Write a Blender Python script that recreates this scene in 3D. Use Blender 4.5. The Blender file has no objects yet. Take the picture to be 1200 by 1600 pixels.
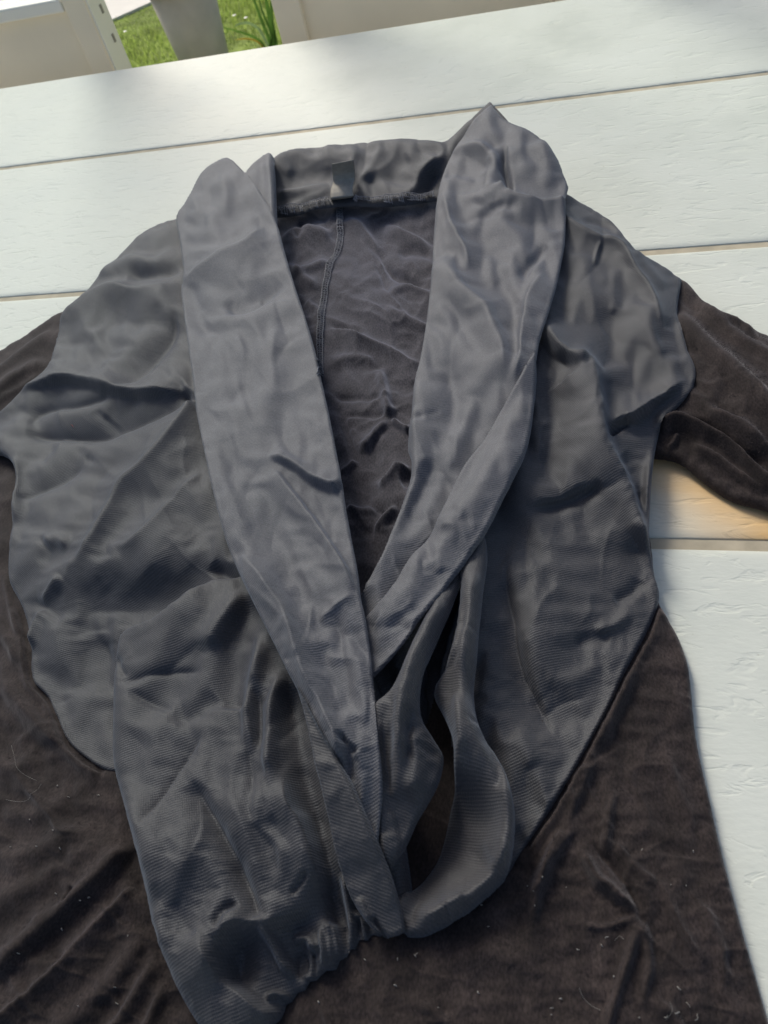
import bpy, bmesh, math, random
import numpy as np
from mathutils import Vector, Matrix
random.seed(7); rng = np.random.default_rng(11)
sc = bpy.context.scene
col = sc.collection
RAD = math.radians

# ------------------------------------------------------------------ camera
F = 1200.0; CAM_H = 0.34
def camera_axes(vp=(-3900., 750.), ny=1810.):
    d1 = np.array([(vp[0]-600)/F, (vp[1]-800)/F, 1.]); b = (ny-800)/F
    a = -(1+d1[1]*b)/d1[0]
    dn = np.array([a, b, 1.])
    X = -d1/np.linalg.norm(d1); Z = -dn/np.linalg.norm(dn); Y = np.cross(Z, X)
    return np.stack([X, Y, Z])
R = camera_axes()
def unproj(u, v, z=0.0):
    """photo point (1200x1600) -> world point at height z above the table top"""
    u = np.asarray(u, float); v = np.asarray(v, float); z = np.asarray(z, float)
    cx = (u-600)/F; cy = (v-800)/F
    dx = R[0,0]*cx+R[0,1]*cy+R[0,2]; dy = R[1,0]*cx+R[1,1]*cy+R[1,2]; dz = R[2,0]*cx+R[2,1]*cy+R[2,2]
    t = (z-CAM_H)/dz
    return dx*t, dy*t, CAM_H+dz*t
def ray_at_y(u, v, y):
    d = R@np.array([(u-600)/F, (v-800)/F, 1.]); t = y/d[1]
    return Vector((d[0]*t, y, CAM_H+d[2]*t))
def P(u, v, z=0.0):
    a, b, c = unproj(u, v, z); return Vector((float(a), float(b), float(c)))

cd = bpy.data.cameras.new('camera'); cam = bpy.data.objects.new('camera', cd); col.objects.link(cam)
cd.sensor_fit = 'HORIZONTAL'; cd.sensor_width = 36.0; cd.lens = 36.0
cd.clip_start = 0.01; cd.clip_end = 300
cd.dof.use_dof = True; cd.dof.focus_distance = 0.46; cd.dof.aperture_fstop = 24
M = Matrix.Identity(4)
for r in range(3):
    M[r][0] = R[r,0]; M[r][1] = -R[r,1]; M[r][2] = -R[r,2]
M[2][3] = CAM_H
cam.matrix_world = M
sc.camera = cam

# ------------------------------------------------------------------ light
SUN_AZ = RAD(-34)      # from straight ahead, towards the left
SUN_EL = RAD(41)
w = bpy.data.worlds.new('World'); sc.world = w; w.use_nodes = True
nt = w.node_tree; bg = nt.nodes['Background']
sky = nt.nodes.new('ShaderNodeTexSky'); sky.sky_type = 'NISHITA'; sky.sun_disc = False
sky.sun_elevation = SUN_EL; sky.sun_rotation = SUN_AZ
sky.dust_density = 4.0; sky.air_density = 1.0; sky.ozone_density = 1.0
nt.links.new(sky.outputs[0], bg.inputs[0]); bg.inputs[1].default_value = 0.055
sl = bpy.data.lights.new('sun', 'SUN'); sl.energy = 1.5; sl.angle = RAD(18); sl.color = (1.0, 0.95, 0.86)
so = bpy.data.objects.new('sun', sl); col.objects.link(so)
sd = Vector((math.sin(SUN_AZ)*math.cos(SUN_EL), math.cos(SUN_AZ)*math.cos(SUN_EL), math.sin(SUN_EL)))
so.rotation_euler = sd.to_track_quat('Z', 'Y').to_euler(); so.location = sd*4
sc.view_settings.view_transform = 'Standard'; sc.view_settings.look = 'None'
sc.view_settings.gamma = 1; sc.view_settings.use_curve_mapping = False
sc.view_settings.exposure = 1.07
sc.cycles.max_bounces = 6; sc.cycles.diffuse_bounces = 4
try: sc.cycles.use_denoising = True
except Exception: pass

# ------------------------------------------------------------------ node helpers
def mat(name):
    m = bpy.data.materials.new(name); m.use_nodes = True
    n = m.node_tree.nodes; return m, n, m.node_tree.links, n['Principled BSDF']
def N(n, typ, **kw):
    x = n.new(typ)
    for k, v in kw.items():
        if k.startswith('i_'): x.inputs[k[2:].replace('_', ' ')].default_value = v
        else: setattr(x, k, v)
    return x
def ramp(n, stops):
    r = n.new('ShaderNodeValToRGB'); e = r.color_ramp.elements
    while len(e) < len(stops): e.new(0.5)
    for i, (p, c) in enumerate(stops):
        e[i].position = p; e[i].color = c if len(c) == 4 else (*c, 1)
    return r

def plain(name, rgb, rough=0.5, spec=0.5, var=0.12, scale=30):
    m, n, l, b = mat(name)
    tc = N(n, 'ShaderNodeTexCoord'); no = N(n, 'ShaderNodeTexNoise', i_Scale=scale, i_Detail=6.0)
    l.new(tc.outputs['Object'], no.inputs['Vector'])
    r = ramp(n, [(0.3, tuple(c*(1-var) for c in rgb)), (0.7, tuple(min(1, c*(1+var)) for c in rgb))])
    l.new(no.outputs[0], r.inputs[0]); l.new(r.outputs[0], b.inputs['Base Color'])
    b.inputs['Roughness'].default_value = rough; b.inputs['Specular IOR Level'].default_value = spec
    return m

def table_paint():
    m, n, l, b = mat('white_plank_paint')
    tc = N(n, 'ShaderNodeTexCoord')
    mp = N(n, 'ShaderNodeMapping'); mp.inputs['Scale'].default_value = (0.4, 1, 1); mp.inputs['Rotation'].default_value = (0, 0, RAD(-14))
    l.new(tc.outputs['Object'], mp.inputs[0])
    big = N(n, 'ShaderNodeTexNoise', i_Scale=9.0, i_Detail=5.0, i_Roughness=0.6); l.new(tc.outputs['Object'], big.inputs['Vector'])
    cr = ramp(n, [(0.25, (0.60, 0.63, 0.565)), (0.5, (0.69, 0.715, 0.645)), (0.75, (0.735, 0.76, 0.695))])
    l.new(big.outputs[0], cr.inputs[0])
    sp = N(n, 'ShaderNodeTexNoise', i_Scale=260.0, i_Detail=2.0); l.new(tc.outputs['Object'], sp.inputs['Vector'])
    spr = ramp(n, [(0.70, (1, 1, 1)), (0.80, (0.80, 0.78, 0.73))]); l.new(sp.outputs[0], spr.inputs[0])
    mx = N(n, 'ShaderNodeMixRGB', blend_type='MULTIPLY'); mx.inputs[0].default_value = 1
    l.new(cr.outputs[0], mx.inputs[1]); l.new(spr.outputs[0], mx.inputs[2])
    # warm light below the sleeve and along the near plank edge, painted in
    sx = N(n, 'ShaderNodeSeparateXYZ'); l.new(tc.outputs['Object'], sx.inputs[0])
    st = N(n, 'ShaderNodeAttribute', attribute_type='GEOMETRY', attribute_name='sleeve_glow')
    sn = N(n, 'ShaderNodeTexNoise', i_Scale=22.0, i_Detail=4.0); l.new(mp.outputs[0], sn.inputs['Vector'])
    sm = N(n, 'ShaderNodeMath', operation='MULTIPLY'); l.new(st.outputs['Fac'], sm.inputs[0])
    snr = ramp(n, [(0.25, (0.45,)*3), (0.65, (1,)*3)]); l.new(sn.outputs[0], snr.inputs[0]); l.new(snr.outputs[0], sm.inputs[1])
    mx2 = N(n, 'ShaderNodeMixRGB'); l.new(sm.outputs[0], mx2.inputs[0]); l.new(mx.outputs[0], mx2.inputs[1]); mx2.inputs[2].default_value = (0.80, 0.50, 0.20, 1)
    l.new(mx2.outputs[0], b.inputs['Base Color'])
    rr = ramp(n, [(0.3, (0.50,)*3), (0.7, (0.68,)*3)]); l.new(big.outputs[0], rr.inputs[0]); l.new(rr.outputs[0], b.inputs['Roughness'])
    b.inputs['Specular IOR Level'].default_value = 0.25
    g1 = N(n, 'ShaderNodeTexNoise', i_Scale=120.0, i_Detail=3.0, i_Roughness=0.55, i_Distortion=0.6); l.new(mp.outputs[0], g1.inputs['Vector'])
    g1r = ramp(n, [(0.30, (0,)*3), (0.46, (1,)*3)]); l.new(g1.outputs[0], g1r.inputs[0])
    g2 = N(n, 'ShaderNodeTexNoise', i_Scale=420.0, i_Detail=3.0); l.new(mp.outputs[0], g2.inputs['Vector'])
    ad = N(n, 'ShaderNodeMath', operation='MULTIPLY_ADD'); l.new(g2.outputs[0], ad.inputs[0]); ad.inputs[1].default_value = 0.5; l.new(g1r.outputs[0], ad.inputs[2])
    bp = N(n, 'ShaderNodeBump'); bp.inputs['Strength'].default_value = 0.55; bp.inputs['Distance'].default_value = 0.0007
    l.new(ad.outputs[0], bp.inputs['Height']); l.new(bp.outputs[0], b.inputs['Normal'])
    return m

def chiffon(name, ang, rgb=(0.047, 0.044, 0.046)):
    m, n, l, b = mat(name)
    tc = N(n, 'ShaderNodeTexCoord')
    mp = N(n, 'ShaderNodeMapping'); mp.inputs['Rotation'].default_value = (0, 0, RAD(ang)); l.new(tc.outputs['Object'], mp.inputs[0])
    w1 = N(n, 'ShaderNodeTexWave', wave_type='BANDS', bands_direction='Y', i_Scale=285.0, i_Distortion=1.2, i_Detail=2.0)
    w1.inputs['Detail Scale'].default_value = 0.6
    w2 = N(n, 'ShaderNodeTexWave', wave_type='BANDS', bands_direction='X', i_Scale=380.0, i_Distortion=1.5, i_Detail=2.0)
    w2.inputs['Detail Scale'].default_value = 0.6
    l.new(mp.outputs[0], w1.inputs['Vector']); l.new(mp.outputs[0], w2.inputs['Vector'])
    ad = N(n, 'ShaderNodeMath', operation='MULTIPLY_ADD'); l.new(w2.outputs['Fac'], ad.inputs[0]); ad.inputs[1].default_value = 0.45; l.new(w1.outputs['Fac'], ad.inputs[2])
    no = N(n, 'ShaderNodeTexNoise', i_Scale=45.0, i_Detail=6.0, i_Roughness=0.6); l.new(tc.outputs['Object'], no.inputs['Vector'])
    cr = ramp(n, [(0.3, tuple(c*0.86 for c in rgb)), (0.7, tuple(c*1.14 for c in rgb))]); l.new(no.outputs[0], cr.inputs[0])
    wr = ramp(n, [(0.1, (0.86,)*3), (1.0, (1.10,)*3)]); l.new(ad.outputs[0], wr.inputs[0])
    mx = N(n, 'ShaderNodeMixRGB', blend_type='MULTIPLY'); mx.inputs[0].default_value = 1
    l.new(cr.outputs[0], mx.inputs[1]); l.new(wr.outputs[0], mx.inputs[2]); l.new(mx.outputs[0], b.inputs['Base Color'])
    b.inputs['Roughness'].default_value = 0.64; b.inputs['Specular IOR Level'].default_value = 0.60; b.inputs['Specular Tint'].default_value = (0.86, 0.92, 1.0, 1)
    b.inputs['Sheen Weight'].default_value = 0.25; b.inputs['Sheen Roughness'].default_value = 0.4
    b.inputs['Sheen Tint'].default_value = (0.66, 0.78, 1.0, 1)
    f = N(n, 'ShaderNodeTexNoise', i_Scale=1150.0, i_Detail=1.5); l.new(tc.outputs['Object'], f.inputs['Vector'])
    a2 = N(n, 'ShaderNodeMath', operation='MULTIPLY_ADD'); l.new(f.outputs[0], a2.inputs[0]); a2.inputs[1].default_value = 1.5; l.new(ad.outputs[0], a2.inputs[2])
    bp = N(n, 'ShaderNodeBump'); bp.inputs['Strength'].default_value = 0.42; bp.inputs['Distance'].default_value = 0.00026
    fg = ramp(n, [(0.3, (0.80,)*3), (0.72, (1.24,)*3)]); l.new(f.outputs[0], fg.inputs[0]); m3 = N(n, 'ShaderNodeMixRGB', blend_type='MULTIPLY'); m3.inputs[0].default_value = 1
    l.new(mx.outputs[0], m3.inputs[1]); l.new(fg.outputs[0], m3.inputs[2]); l.new(m3.outputs[0], b.inputs['Base Color'])
    l.new(a2.outputs[0], bp.inputs['Height']); l.new(bp.outputs[0], b.inputs['Normal'])
    return m

def jersey(name, lo, hi, sheen=0.2, tint=(0.85, 0.80, 0.85, 1), bump=0.3):
    m, n, l, b = mat(name)
    tc = N(n, 'ShaderNodeTexCoord')
    mp = N(n, 'ShaderNodeMapping'); mp.inputs['Rotation'].default_value = (0, 0, RAD(25)); mp.inputs['Scale'].default_value = (1, 0.55, 1); l.new(tc.outputs['Object'], mp.inputs[0])
    a = N(n, 'ShaderNodeTexNoise', i_Scale=60.0, i_Detail=8.0, i_Roughness=0.68); l.new(mp.outputs[0], a.inputs['Vector'])
    cr = ramp(n, [(0.30, lo), (0.55, tuple((p+q)/2 for p, q in zip(lo, hi))), (0.75, hi)]); l.new(a.outputs[0], cr.inputs[0])
    k = N(n, 'ShaderNodeTexNoise', i_Scale=1100.0, i_Detail=2.0); l.new(mp.outputs[0], k.inputs['Vector'])
    kr = ramp(n, [(0.35, (0.62,)*3), (0.75, (1.5,)*3)]); l.new(k.outputs[0], kr.inputs[0])
    mx = N(n, 'ShaderNodeMixRGB', blend_type='MULTIPLY'); mx.inputs[0].default_value = 1
    l.new(cr.outputs[0], mx.inputs[1]); l.new(kr.outputs[0], mx.inputs[2]); l.new(mx.outputs[0], b.inputs['Base Color'])
    b.inputs['Roughness'].default_value = 0.85; b.inputs['Specular IOR Level'].default_value = 0.22
    b.inputs['Sheen Weight'].default_value = sheen; b.inputs['Sheen Roughness'].default_value = 0.5; b.inputs['Sheen Tint'].default_value = tint
    ad = N(n, 'ShaderNodeMath', operation='MULTIPLY_ADD'); l.new(a.outputs[0], ad.inputs[0]); ad.inputs[1].default_value = 2.0; l.new(k.outputs[0], ad.inputs[2])
    bp = N(n, 'ShaderNodeBump'); bp.inputs['Strength'].default_value = bump; bp.inputs['Distance'].default_value = 0.0005
    l.new(ad.outputs[0], bp.inputs['Height']); l.new(bp.outputs[0], b.inputs['Normal'])
    return m

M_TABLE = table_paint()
M_CHIF = chiffon('charcoal_twill_chiffon', -28)
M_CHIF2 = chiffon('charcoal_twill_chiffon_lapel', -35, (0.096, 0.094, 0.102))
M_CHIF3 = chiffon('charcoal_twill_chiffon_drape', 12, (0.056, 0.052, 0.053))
M_JER = jersey('brown_black_jersey', (0.014, 0.010, 0.009), (0.050, 0.037, 0.035))
M_BACK = jersey('grey_brown_jersey_inside', (0.038, 0.034, 0.039), (0.074, 0.069, 0.080), sheen=0.45, tint=(0.75, 0.8, 1, 1))
M_THREAD = plain('grey_serging_thread', (0.24, 0.245, 0.27), 0.7, 0.3, 0.3, 900)
M_LABEL = plain('satin_grey_label', (0.36, 0.335, 0.29), 0.7, 0.2, 0.10, 300)
M_LINT = plain('pale_lint', (0.36, 0.34, 0.31), 0.9, 0.2, 0.2, 300)

# ------------------------------------------------------------------ object helpers
def link(o, parent=None, label=None, cat=None, kind=None, group=None):
    col.objects.link(o)
    if parent: o.parent = parent
    for k, v in (('label', label), ('category', cat), ('kind', kind), ('group', group)):
        if v: o[k] = v
    return o
def empty(name, loc, label, cat, group=None):
    o = bpy.data.objects.new(name, None); o.location = loc; o.empty_display_size = 0.05
    return link(o, None, label, cat, None, group)
def mesh_obj(name, verts, faces, m, parent=None, smooth=True, **kw):
    me = bpy.data.meshes.new(name); me.from_pydata([tuple(v) for v in verts], [], [tuple(f) for f in faces]); me.update()
    if smooth: me.polygons.foreach_set('use_smooth', [True]*len(me.polygons))
    me.materials.append(m)
    o = bpy.data.objects.new(name, me); link(o, parent, **kw)
    if parent: o.matrix_parent_inverse = Matrix.Translation(-Vector(parent.location))
    return o
def bm_obj(name, bm, m, parent=None, smooth=False, **kw):
    me = bpy.data.meshes.new(name); bm.to_mesh(me); bm.free(); me.materials.append(m)
    if smooth: me.polygons.foreach_set('use_smooth', [True]*len(me.polygons))
    o = bpy.data.objects.new(name, me); link(o, parent, **kw)
    if parent: o.matrix_parent_inverse = Matrix.Translation(-Vector(parent.location))
    return o
def box_bm(x0, x1, y0, y1, z0, z1, bev=0.0, seg=3, bm=None):
    bm = bm or bmesh.new()
    r = bmesh.ops.create_cube(bm, size=1)
    for v in r['verts']:
        v.co = Vector(((x0+x1)/2+v.co.x*(x1-x0), (y0+y1)/2+v.co.y*(y1-y0), (z0+z1)/2+v.co.z*(z1-z0)))
    if bev:
        es = list({e for v in r['verts'] for e in v.link_edges})
        bmesh.ops.bevel(bm, geom=es, offset=bev, segments=seg, affect='EDGES', profile=0.5)
    return bm

# ------------------------------------------------------------------ numpy helpers
def parse(s):
    return np.array([[float(a) for a in p.split(',')] for p in s.split()])
def curve(pts, closed=False, step=9.0, corner=58):
    """Catmull-Rom through the points, sharp where the outline turns hard"""
    n = len(pts); T = np.zeros((n, 2)); sharp = np.zeros(n, bool)
    for i in range(n):
        a = pts[i-1] if (closed or i > 0) else pts[i]; b = pts[(i+1) % n] if (closed or i < n-1) else pts[i]
        T[i] = (b-a)/2
        d1 = pts[i]-a; d2 = b-pts[i]; l1 = np.hypot(*d1); l2 = np.hypot(*d2)
        if l1 > 0 and l2 > 0:
            c = np.clip(d1@d2/l1/l2, -1, 1)
            if math.degrees(math.acos(c)) > corner: sharp[i] = True
    out = []
    m = n if closed else n-1
    for i in range(m):
        p0 = pts[i]; p1 = pts[(i+1) % n]; L = np.hypot(*(p1-p0)); k = max(1, int(L/step))
        t0 = (p1-p0)*0.7 if sharp[i] else T[i]*min(1, L/max(np.hypot(*T[i]), 1e-6)); t1 = (p1-p0)*0.7 if sharp[(i+1) % n] else T[(i+1) % n]*min(1, L/max(np.hypot(*T[(i+1) % n]), 1e-6))
        for j in range(k):
            t = j/k; t2 = t*t; t3 = t2*t
            out.append((2*t3-3*t2+1)*p0+(t3-2*t2+t)*t0+(-2*t3+3*t2)*p1+(t3-t2)*t1)
    if not closed: out.append(pts[-1])
    return np.array(out)
def inside(poly, U, V):
    r = np.zeros(U.shape, bool); n = len(poly)
    for i in range(n):
        x1, y1 = poly[i]; x2, y2 = poly[(i+1) % n]
        if y1 == y2: continue
        c = ((y1 > V) != (y2 > V)) & (U < (x2-x1)*(V-y1)/(y2-y1)+x1)
        r ^= c
    return r
def seg_dist(poly, U, V, closed=True):
    n = len(poly); D = np.full(U.shape, 1e9); NX = np.zeros(U.shape); NY = np.zeros(U.shape)
    for i in range(n if closed else n-1):
        a = poly[i]; b = poly[(i+1) % n]; d = b-a; L = d@d
        if L < 1e-9: continue
        t = np.clip(((U-a[0])*d[0]+(V-a[1])*d[1])/L, 0, 1)
        px = a[0]+t*d[0]; py = a[1]+t*d[1]
        q = (U-px)**2+(V-py)**2; k = q < D
        D[k] = q[k]; NX[k] = px[k]; NY[k] = py[k]
    return np.sqrt(D), NX, NY
def vnoise(U, V, s, seed):
    """smooth gradient noise, cell size s (px)"""
    g = np.random.default_rng(seed).uniform(0, 2*np.pi, (128, 128))
    x = U/s+500; y = V/s+500; xi = np.floor(x).astype(int); yi = np.floor(y).astype(int); fx = x-xi; fy = y-yi
    def gr(i, j):
        a = g[(xi+i) % 128, (yi+j) % 128]; return np.cos(a)*(fx-i)+np.sin(a)*(fy-j)
    sx = fx*fx*fx*(fx*(fx*6-15)+10); sy = fy*fy*fy*(fy*(fy*6-15)+10)
    a = gr(0, 0)*(1-sx)+gr(1, 0)*sx; b = gr(0, 1)*(1-sx)+gr(1, 1)*sx
    return (a*(1-sy)+b*sy)*1.5
def rot(U, V, deg, sx=1, sy=1):
    c, s = math.cos(RAD(deg)), math.sin(RAD(deg)); return (U*c+V*s)/sx, (-U*s+V*c)/sy
def creases(U, V, s, seed, deg=0, stretch=1.0):
    """pinched cloth wrinkles: warped ridged noise, 0..1 with narrow crests"""
    a, b = rot(U, V, deg, stretch, 1.0)
    wa = a+vnoise(a, b, s*1.4, seed+1)*s*0.6; wb = b+vnoise(a, b, s*1.4, seed+2)*s*0.6
    r = 1-np.abs(vnoise(wa, wb, s, seed))*2.2
    return np.clip(r, 0, 1)**2.2*np.clip(vnoise(a, b, s*2.2, seed+3)+0.55, 0, 1)
def blur(A, r, it=2):
    for _ in range(it):
        for ax in (0, 1):
            p = np.pad(A, [(r+1, r) if k == ax else (0, 0) for k in (0, 1)], mode='edge'); c = np.cumsum(p, axis=ax)
            n = A.shape[ax]
            hi = np.take(c, np.arange(2*r+1, 2*r+1+n), axis=ax); lo = np.take(c, np.arange(0, n), axis=ax)
            A = (hi-lo)/(2*r+1)
    return A
def dilate(A, r):
    for ax in (0, 1):
        B = A.copy()
        for k in range(1, r+1):
            for sgn in (1, -1): B = np.maximum(B, np.roll(A, k*sgn, axis=ax))
        A = B
    return A

# the cloth is built on a grid of photo points laid out on the table; HGT keeps the
# height (mm) of the top cloth layer so that every next layer lies on those below it
ST = 2.5; U0, V0 = -160.0, 120.0; NU, NV = 610, 650
GU, GV = np.meshgrid(U0+ST*np.arange(NU), V0+ST*np.arange(NV))
HGT = np.zeros((NV, NU)); ZSG = np.zeros((NV, NU))

def ridge(z, U, V, s, h, wl, wr=None, kind='g', taper=(0.25, 0.25)):
    """fold along a polyline; wl = half width on the left/upper side, wr on the right/lower side"""
    wr = wr or wl
    p = curve(parse(s), step=7)
    L = np.concatenate([[0], np.cumsum(np.hypot(*(p[1:]-p[:-1]).T))]); tot = L[-1]
    g = 3.2*max(wl, wr) if kind == 'g' else 5*max(wl, wr)
    u0, u1 = p[:, 0].min()-g, p[:, 0].max()+g; v0, v1 = p[:, 1].min()-g, p[:, 1].max()+g
    iu = np.where((U[0] >= u0) & (U[0] <= u1))[0]; iv = np.where((V[:, 0] >= v0) & (V[:, 0] <= v1))[0]
    if len(iu) == 0 or len(iv) == 0: return
    S = np.s_[iv[0]:iv[-1]+1, iu[0]:iu[-1]+1]; u = U[S]; v = V[S]
    D = np.full(u.shape, 1e9); SG = np.zeros(u.shape); TT = np.zeros(u.shape)
    ov = p[-1]-p[0]; nrm = np.array([ov[1], -ov[0]]); flip = -1 if nrm@np.array([-1, -0.55]) < 0 else 1
    for i in range(len(p)-1):
        a = p[i]; d = p[i+1]-a; l2 = d@d
        if l2 < 1e-9: continue
        t = np.clip(((u-a[0])*d[0]+(v-a[1])*d[1])/l2, 0, 1)
        qx = u-a[0]-t*d[0]; qy = v-a[1]-t*d[1]; q = qx*qx+qy*qy; k = q < D
        D[k] = q[k]; SG[k] = ((qx*d[1]-qy*d[0])*flip)[k]; TT[k] = (L[i]+t*math.sqrt(l2))[k]/tot
    D = np.sqrt(D); W = np.where(SG > 0, wl, wr)
    if kind == 'g': f = np.exp(-(D/W)**2)
    else: f = np.exp(-(np.sqrt(D*D+4)-2)/W)
    e = np.ones(u.shape)
    if taper[0] > 0: e *= np.clip(TT/taper[0], 0, 1)**0.8
    if taper[1] > 0: e *= np.clip((1-TT)/taper[1], 0, 1)**0.8
    e = e*e*(3-2*e)
    z[S] += h*f*e
def bump(z, U, V, x, y, rx, ry, h, deg=0):
    a, b = rot(U-x, V-y, deg); z += h*np.exp(-(a/rx)**2-(b/ry)**2)

def drape(X, Y, Z, ins, floor, iters, slack, keep, kb=0.15, thr=1.28):
    """relax a sheet towards real cloth: near-inextensible threads (warp, weft and bias) with an even
    amount of slack, resting on what lies below; the outline is held"""
    Pn = np.stack([X, Y, Z], -1).astype(np.float32); P0 = Pn.copy(); n, m = ins.shape
    core = ins.copy()
    core[1:-1, 1:-1] = ins[1:-1, 1:-1] & ins[:-2, 1:-1] & ins[2:, 1:-1] & ins[1:-1, :-2] & ins[1:-1, 2:]
    core[0] = core[-1] = False; core[:, 0] = core[:, -1] = False
    W = core.astype(np.float32)
    cons = []
    def sl(di, dj):
        i0, i1 = (0, n-di); j0, j1 = (max(0, -dj), m-max(0, dj))
        return i0, i1, j0, j1
    for di, dj, k in ((0, 1, 1.0), (1, 0, 1.0), (1, 1, 0.5), (1, -1, 0.5)):
        i0, i1, j0, j1 = sl(di, dj)
        A = np.s_[i0:i1, j0:j1]; B = np.s_[i0+di:i1+di, j0+dj:j1+dj]
        act = (ins[A] & ins[B]).astype(np.float32)
        d = Pn[B]-Pn[A]; pl = np.sqrt(d[..., 0]**2+d[..., 1]**2)+1e-7; r = np.sqrt((d**2).sum(-1))/pl
        r = np.clip(r, 1, 3.5); soft = act*(r < thr)+1e-4
        rs = blur(np.minimum(r, thr)*soft, 8, 2)/blur(soft, 8, 2); rest = pl*np.where(r < thr, rs, np.maximum(rs, r*0.985))*(1+slack)
        wa, wb = W[A], W[B]; ws = wa+wb; act = act*(ws > 0)
        fa = act*wa/np.maximum(ws, 1)*k; fb = act*wb/np.maximum(ws, 1)*k
        for par in (0, 1):
            if di == 0: q = np.s_[:, par::2]
            else: q = np.s_[par::2, :]
            cons.append((A, B, q, rest[q].astype(np.float32), fa[q][..., None], fb[q][..., None]))
    fl = floor.astype(np.float32); C3 = W[..., None]
    for it in range(iters):
        for A, B, q, rest, fa, fb in cons:
            a = Pn[A][q]; b = Pn[B][q]; d = b-a; L = np.sqrt((d*d).sum(-1))+1e-9
            c = d*((L-rest)/L)[..., None]
            a += c*fa; b -= c*fb
        lap = np.zeros_like(Pn)
        lap[1:-1, 1:-1] = (Pn[:-2, 1:-1]+Pn[2:, 1:-1]+Pn[1:-1, :-2]+Pn[1:-1, 2:])*0.25-Pn[1:-1, 1:-1]
        Pn += lap*C3*kb
        Pn += (P0-Pn)*C3*np.array([keep*2.5, keep*2.5, keep], np.float32)
        Pn[..., 2] = np.where(core, np.maximum(Pn[..., 2], fl), Pn[..., 2])
    return Pn-P0
def sheet(name, outline, z0, sigma, m, parent, ridges=(), bumps=(), crease=(), clear=1.5, roll=10, rollfrac=0.95,
          noise=0.5, smooth=0, gain=1.05, maxdrop=5.0, folds=(0, 0, 0), hole=None, lb=3, broad=0.0, post=(), relax=((5, 100, 0.018, 0.010, 0.05), (3, 80, 0.010, 0.015, 0.07), (2, 60, 0.001, 0.04, 0.06)), zr=8, fuzz=0.0, lift=True, thick=0.0, **kw):
    global HGT
    poly = curve(parse(outline), closed=True)
    mg = 12
    i0 = max(0, int((poly[:, 0].min()-U0)/ST)-mg); i1 = min(NU, int((poly[:, 0].max()-U0)/ST)+mg)
    j0 = max(0, int((poly[:, 1].min()-V0)/ST)-mg); j1 = min(NV, int((poly[:, 1].max()-V0)/ST)+mg)
    S = np.s_[j0:j1, i0:i1]; U = GU[S]; V = GV[S]
    ins = inside(poly, U, V); full = ins
    if hole: ins = ins & ~inside(curve(parse(hole), closed=True), U, V)
    D, NX, NY = seg_dist(poly, U, V); Din = np.where(ins, D, 0)
    c = parse(z0); ws = 0; zz = 0
    for x, y, h in c:
        k = np.exp(-((U-x)**2+(V-y)**2)/(2*sigma**2))+1e-12/(1+((U-x)**2+(V-y)**2)/1e4); ws = ws+k; zz = zz+k*h
    z = zz/ws
    for r in ridges: ridge(z, U, V, r[0], r[1]*gain, *r[2:])
    for b in bumps: bump(z, U, V, *b[:4], b[4]*(0.35 if b[4] > -10 else 1.0), *b[5:])
    fr = np.random.default_rng(hash_(name)+77); inv = np.argwhere(ins)
    for _ in range(int(folds[0]*0.28)):                         # broad slack folds: flat facets meeting in soft lines
        j, i = inv[fr.integers(len(inv))]; x, y = U[j, i], V[j, i]; an = RAD(folds[1]+fr.normal(0, 1)*folds[2]*0.55); L = fr.uniform(140, 380); bend = fr.normal(0, 0.12)*L
        dx, dy = math.cos(an), math.sin(an)
        pts = [(x-dx*L/2, y-dy*L/2), (x-dy*bend, y+dx*bend), (x+dx*L/2, y+dy*L/2)]; a_, b_ = fr.uniform(10, 42, 2)
        ridge(z, U, V, ' '.join('%.1f,%.1f' % p for p in pts), fr.choice([-1, 1])*fr.uniform(1.2, 3.2), a_, b_, 'g', (.45, .45))
    for (s, seed, amp, deg, stretch) in crease: z += amp*creases(U, V, s, seed, deg, stretch)
    if broad: z += broad*(vnoise(*rot(U, V, folds[1]-90, 0.75, 1.9), 92, hash_(name)+31)+0.28*vnoise(*rot(U, V, folds[1]-90, 0.8, 2.0), 44, hash_(name)+37))
    if noise: z += noise*(vnoise(U, V, 55, hash_(name))+0.5*vnoise(U, V, 24, hash_(name)+5))
    if smooth: z = blur(z, smooth, 2)
    H = HGT[S]
    if lift:
        Hd = blur(dilate(H, 2 if lb < 5 else 5), lb, 2)+clear
        k = 1.2; mxx = np.maximum(z, Hd); z = mxx+k*np.log(np.exp((z-mxx)/k)+np.exp((Hd-mxx)/k))-k*0.3
        z = np.maximum(z, H+0.7)
    base = H
    if roll:
        q = np.clip(Din/roll, 0, 1); prof = np.sqrt(1-(1-q)**2)
        z = z-np.minimum((z-base-0.5)*rollfrac, maxdrop)*(1-prof)
    # keep verts inside, plus one ring snapped on to the outline
    keep = ins.copy()
    nb = np.zeros_like(ins)
    for dj in (-1, 0, 1):
        for di in (-1, 0, 1): nb |= np.roll(np.roll(ins, dj, 0), di, 1)
    ring = nb & ~full
    UU = np.where(ring, NX, U); VV = np.where(ring, NY, V)
    wgt = full.astype(float)+1e-6
    zs = blur(z*wgt, zr, 2)/blur(wgt, zr, 2)                      # broad shape: where the cloth lies in the place
    X, Y, Z = unproj(UU, VV, zs/1000.0); Z = z/1000.0
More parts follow.
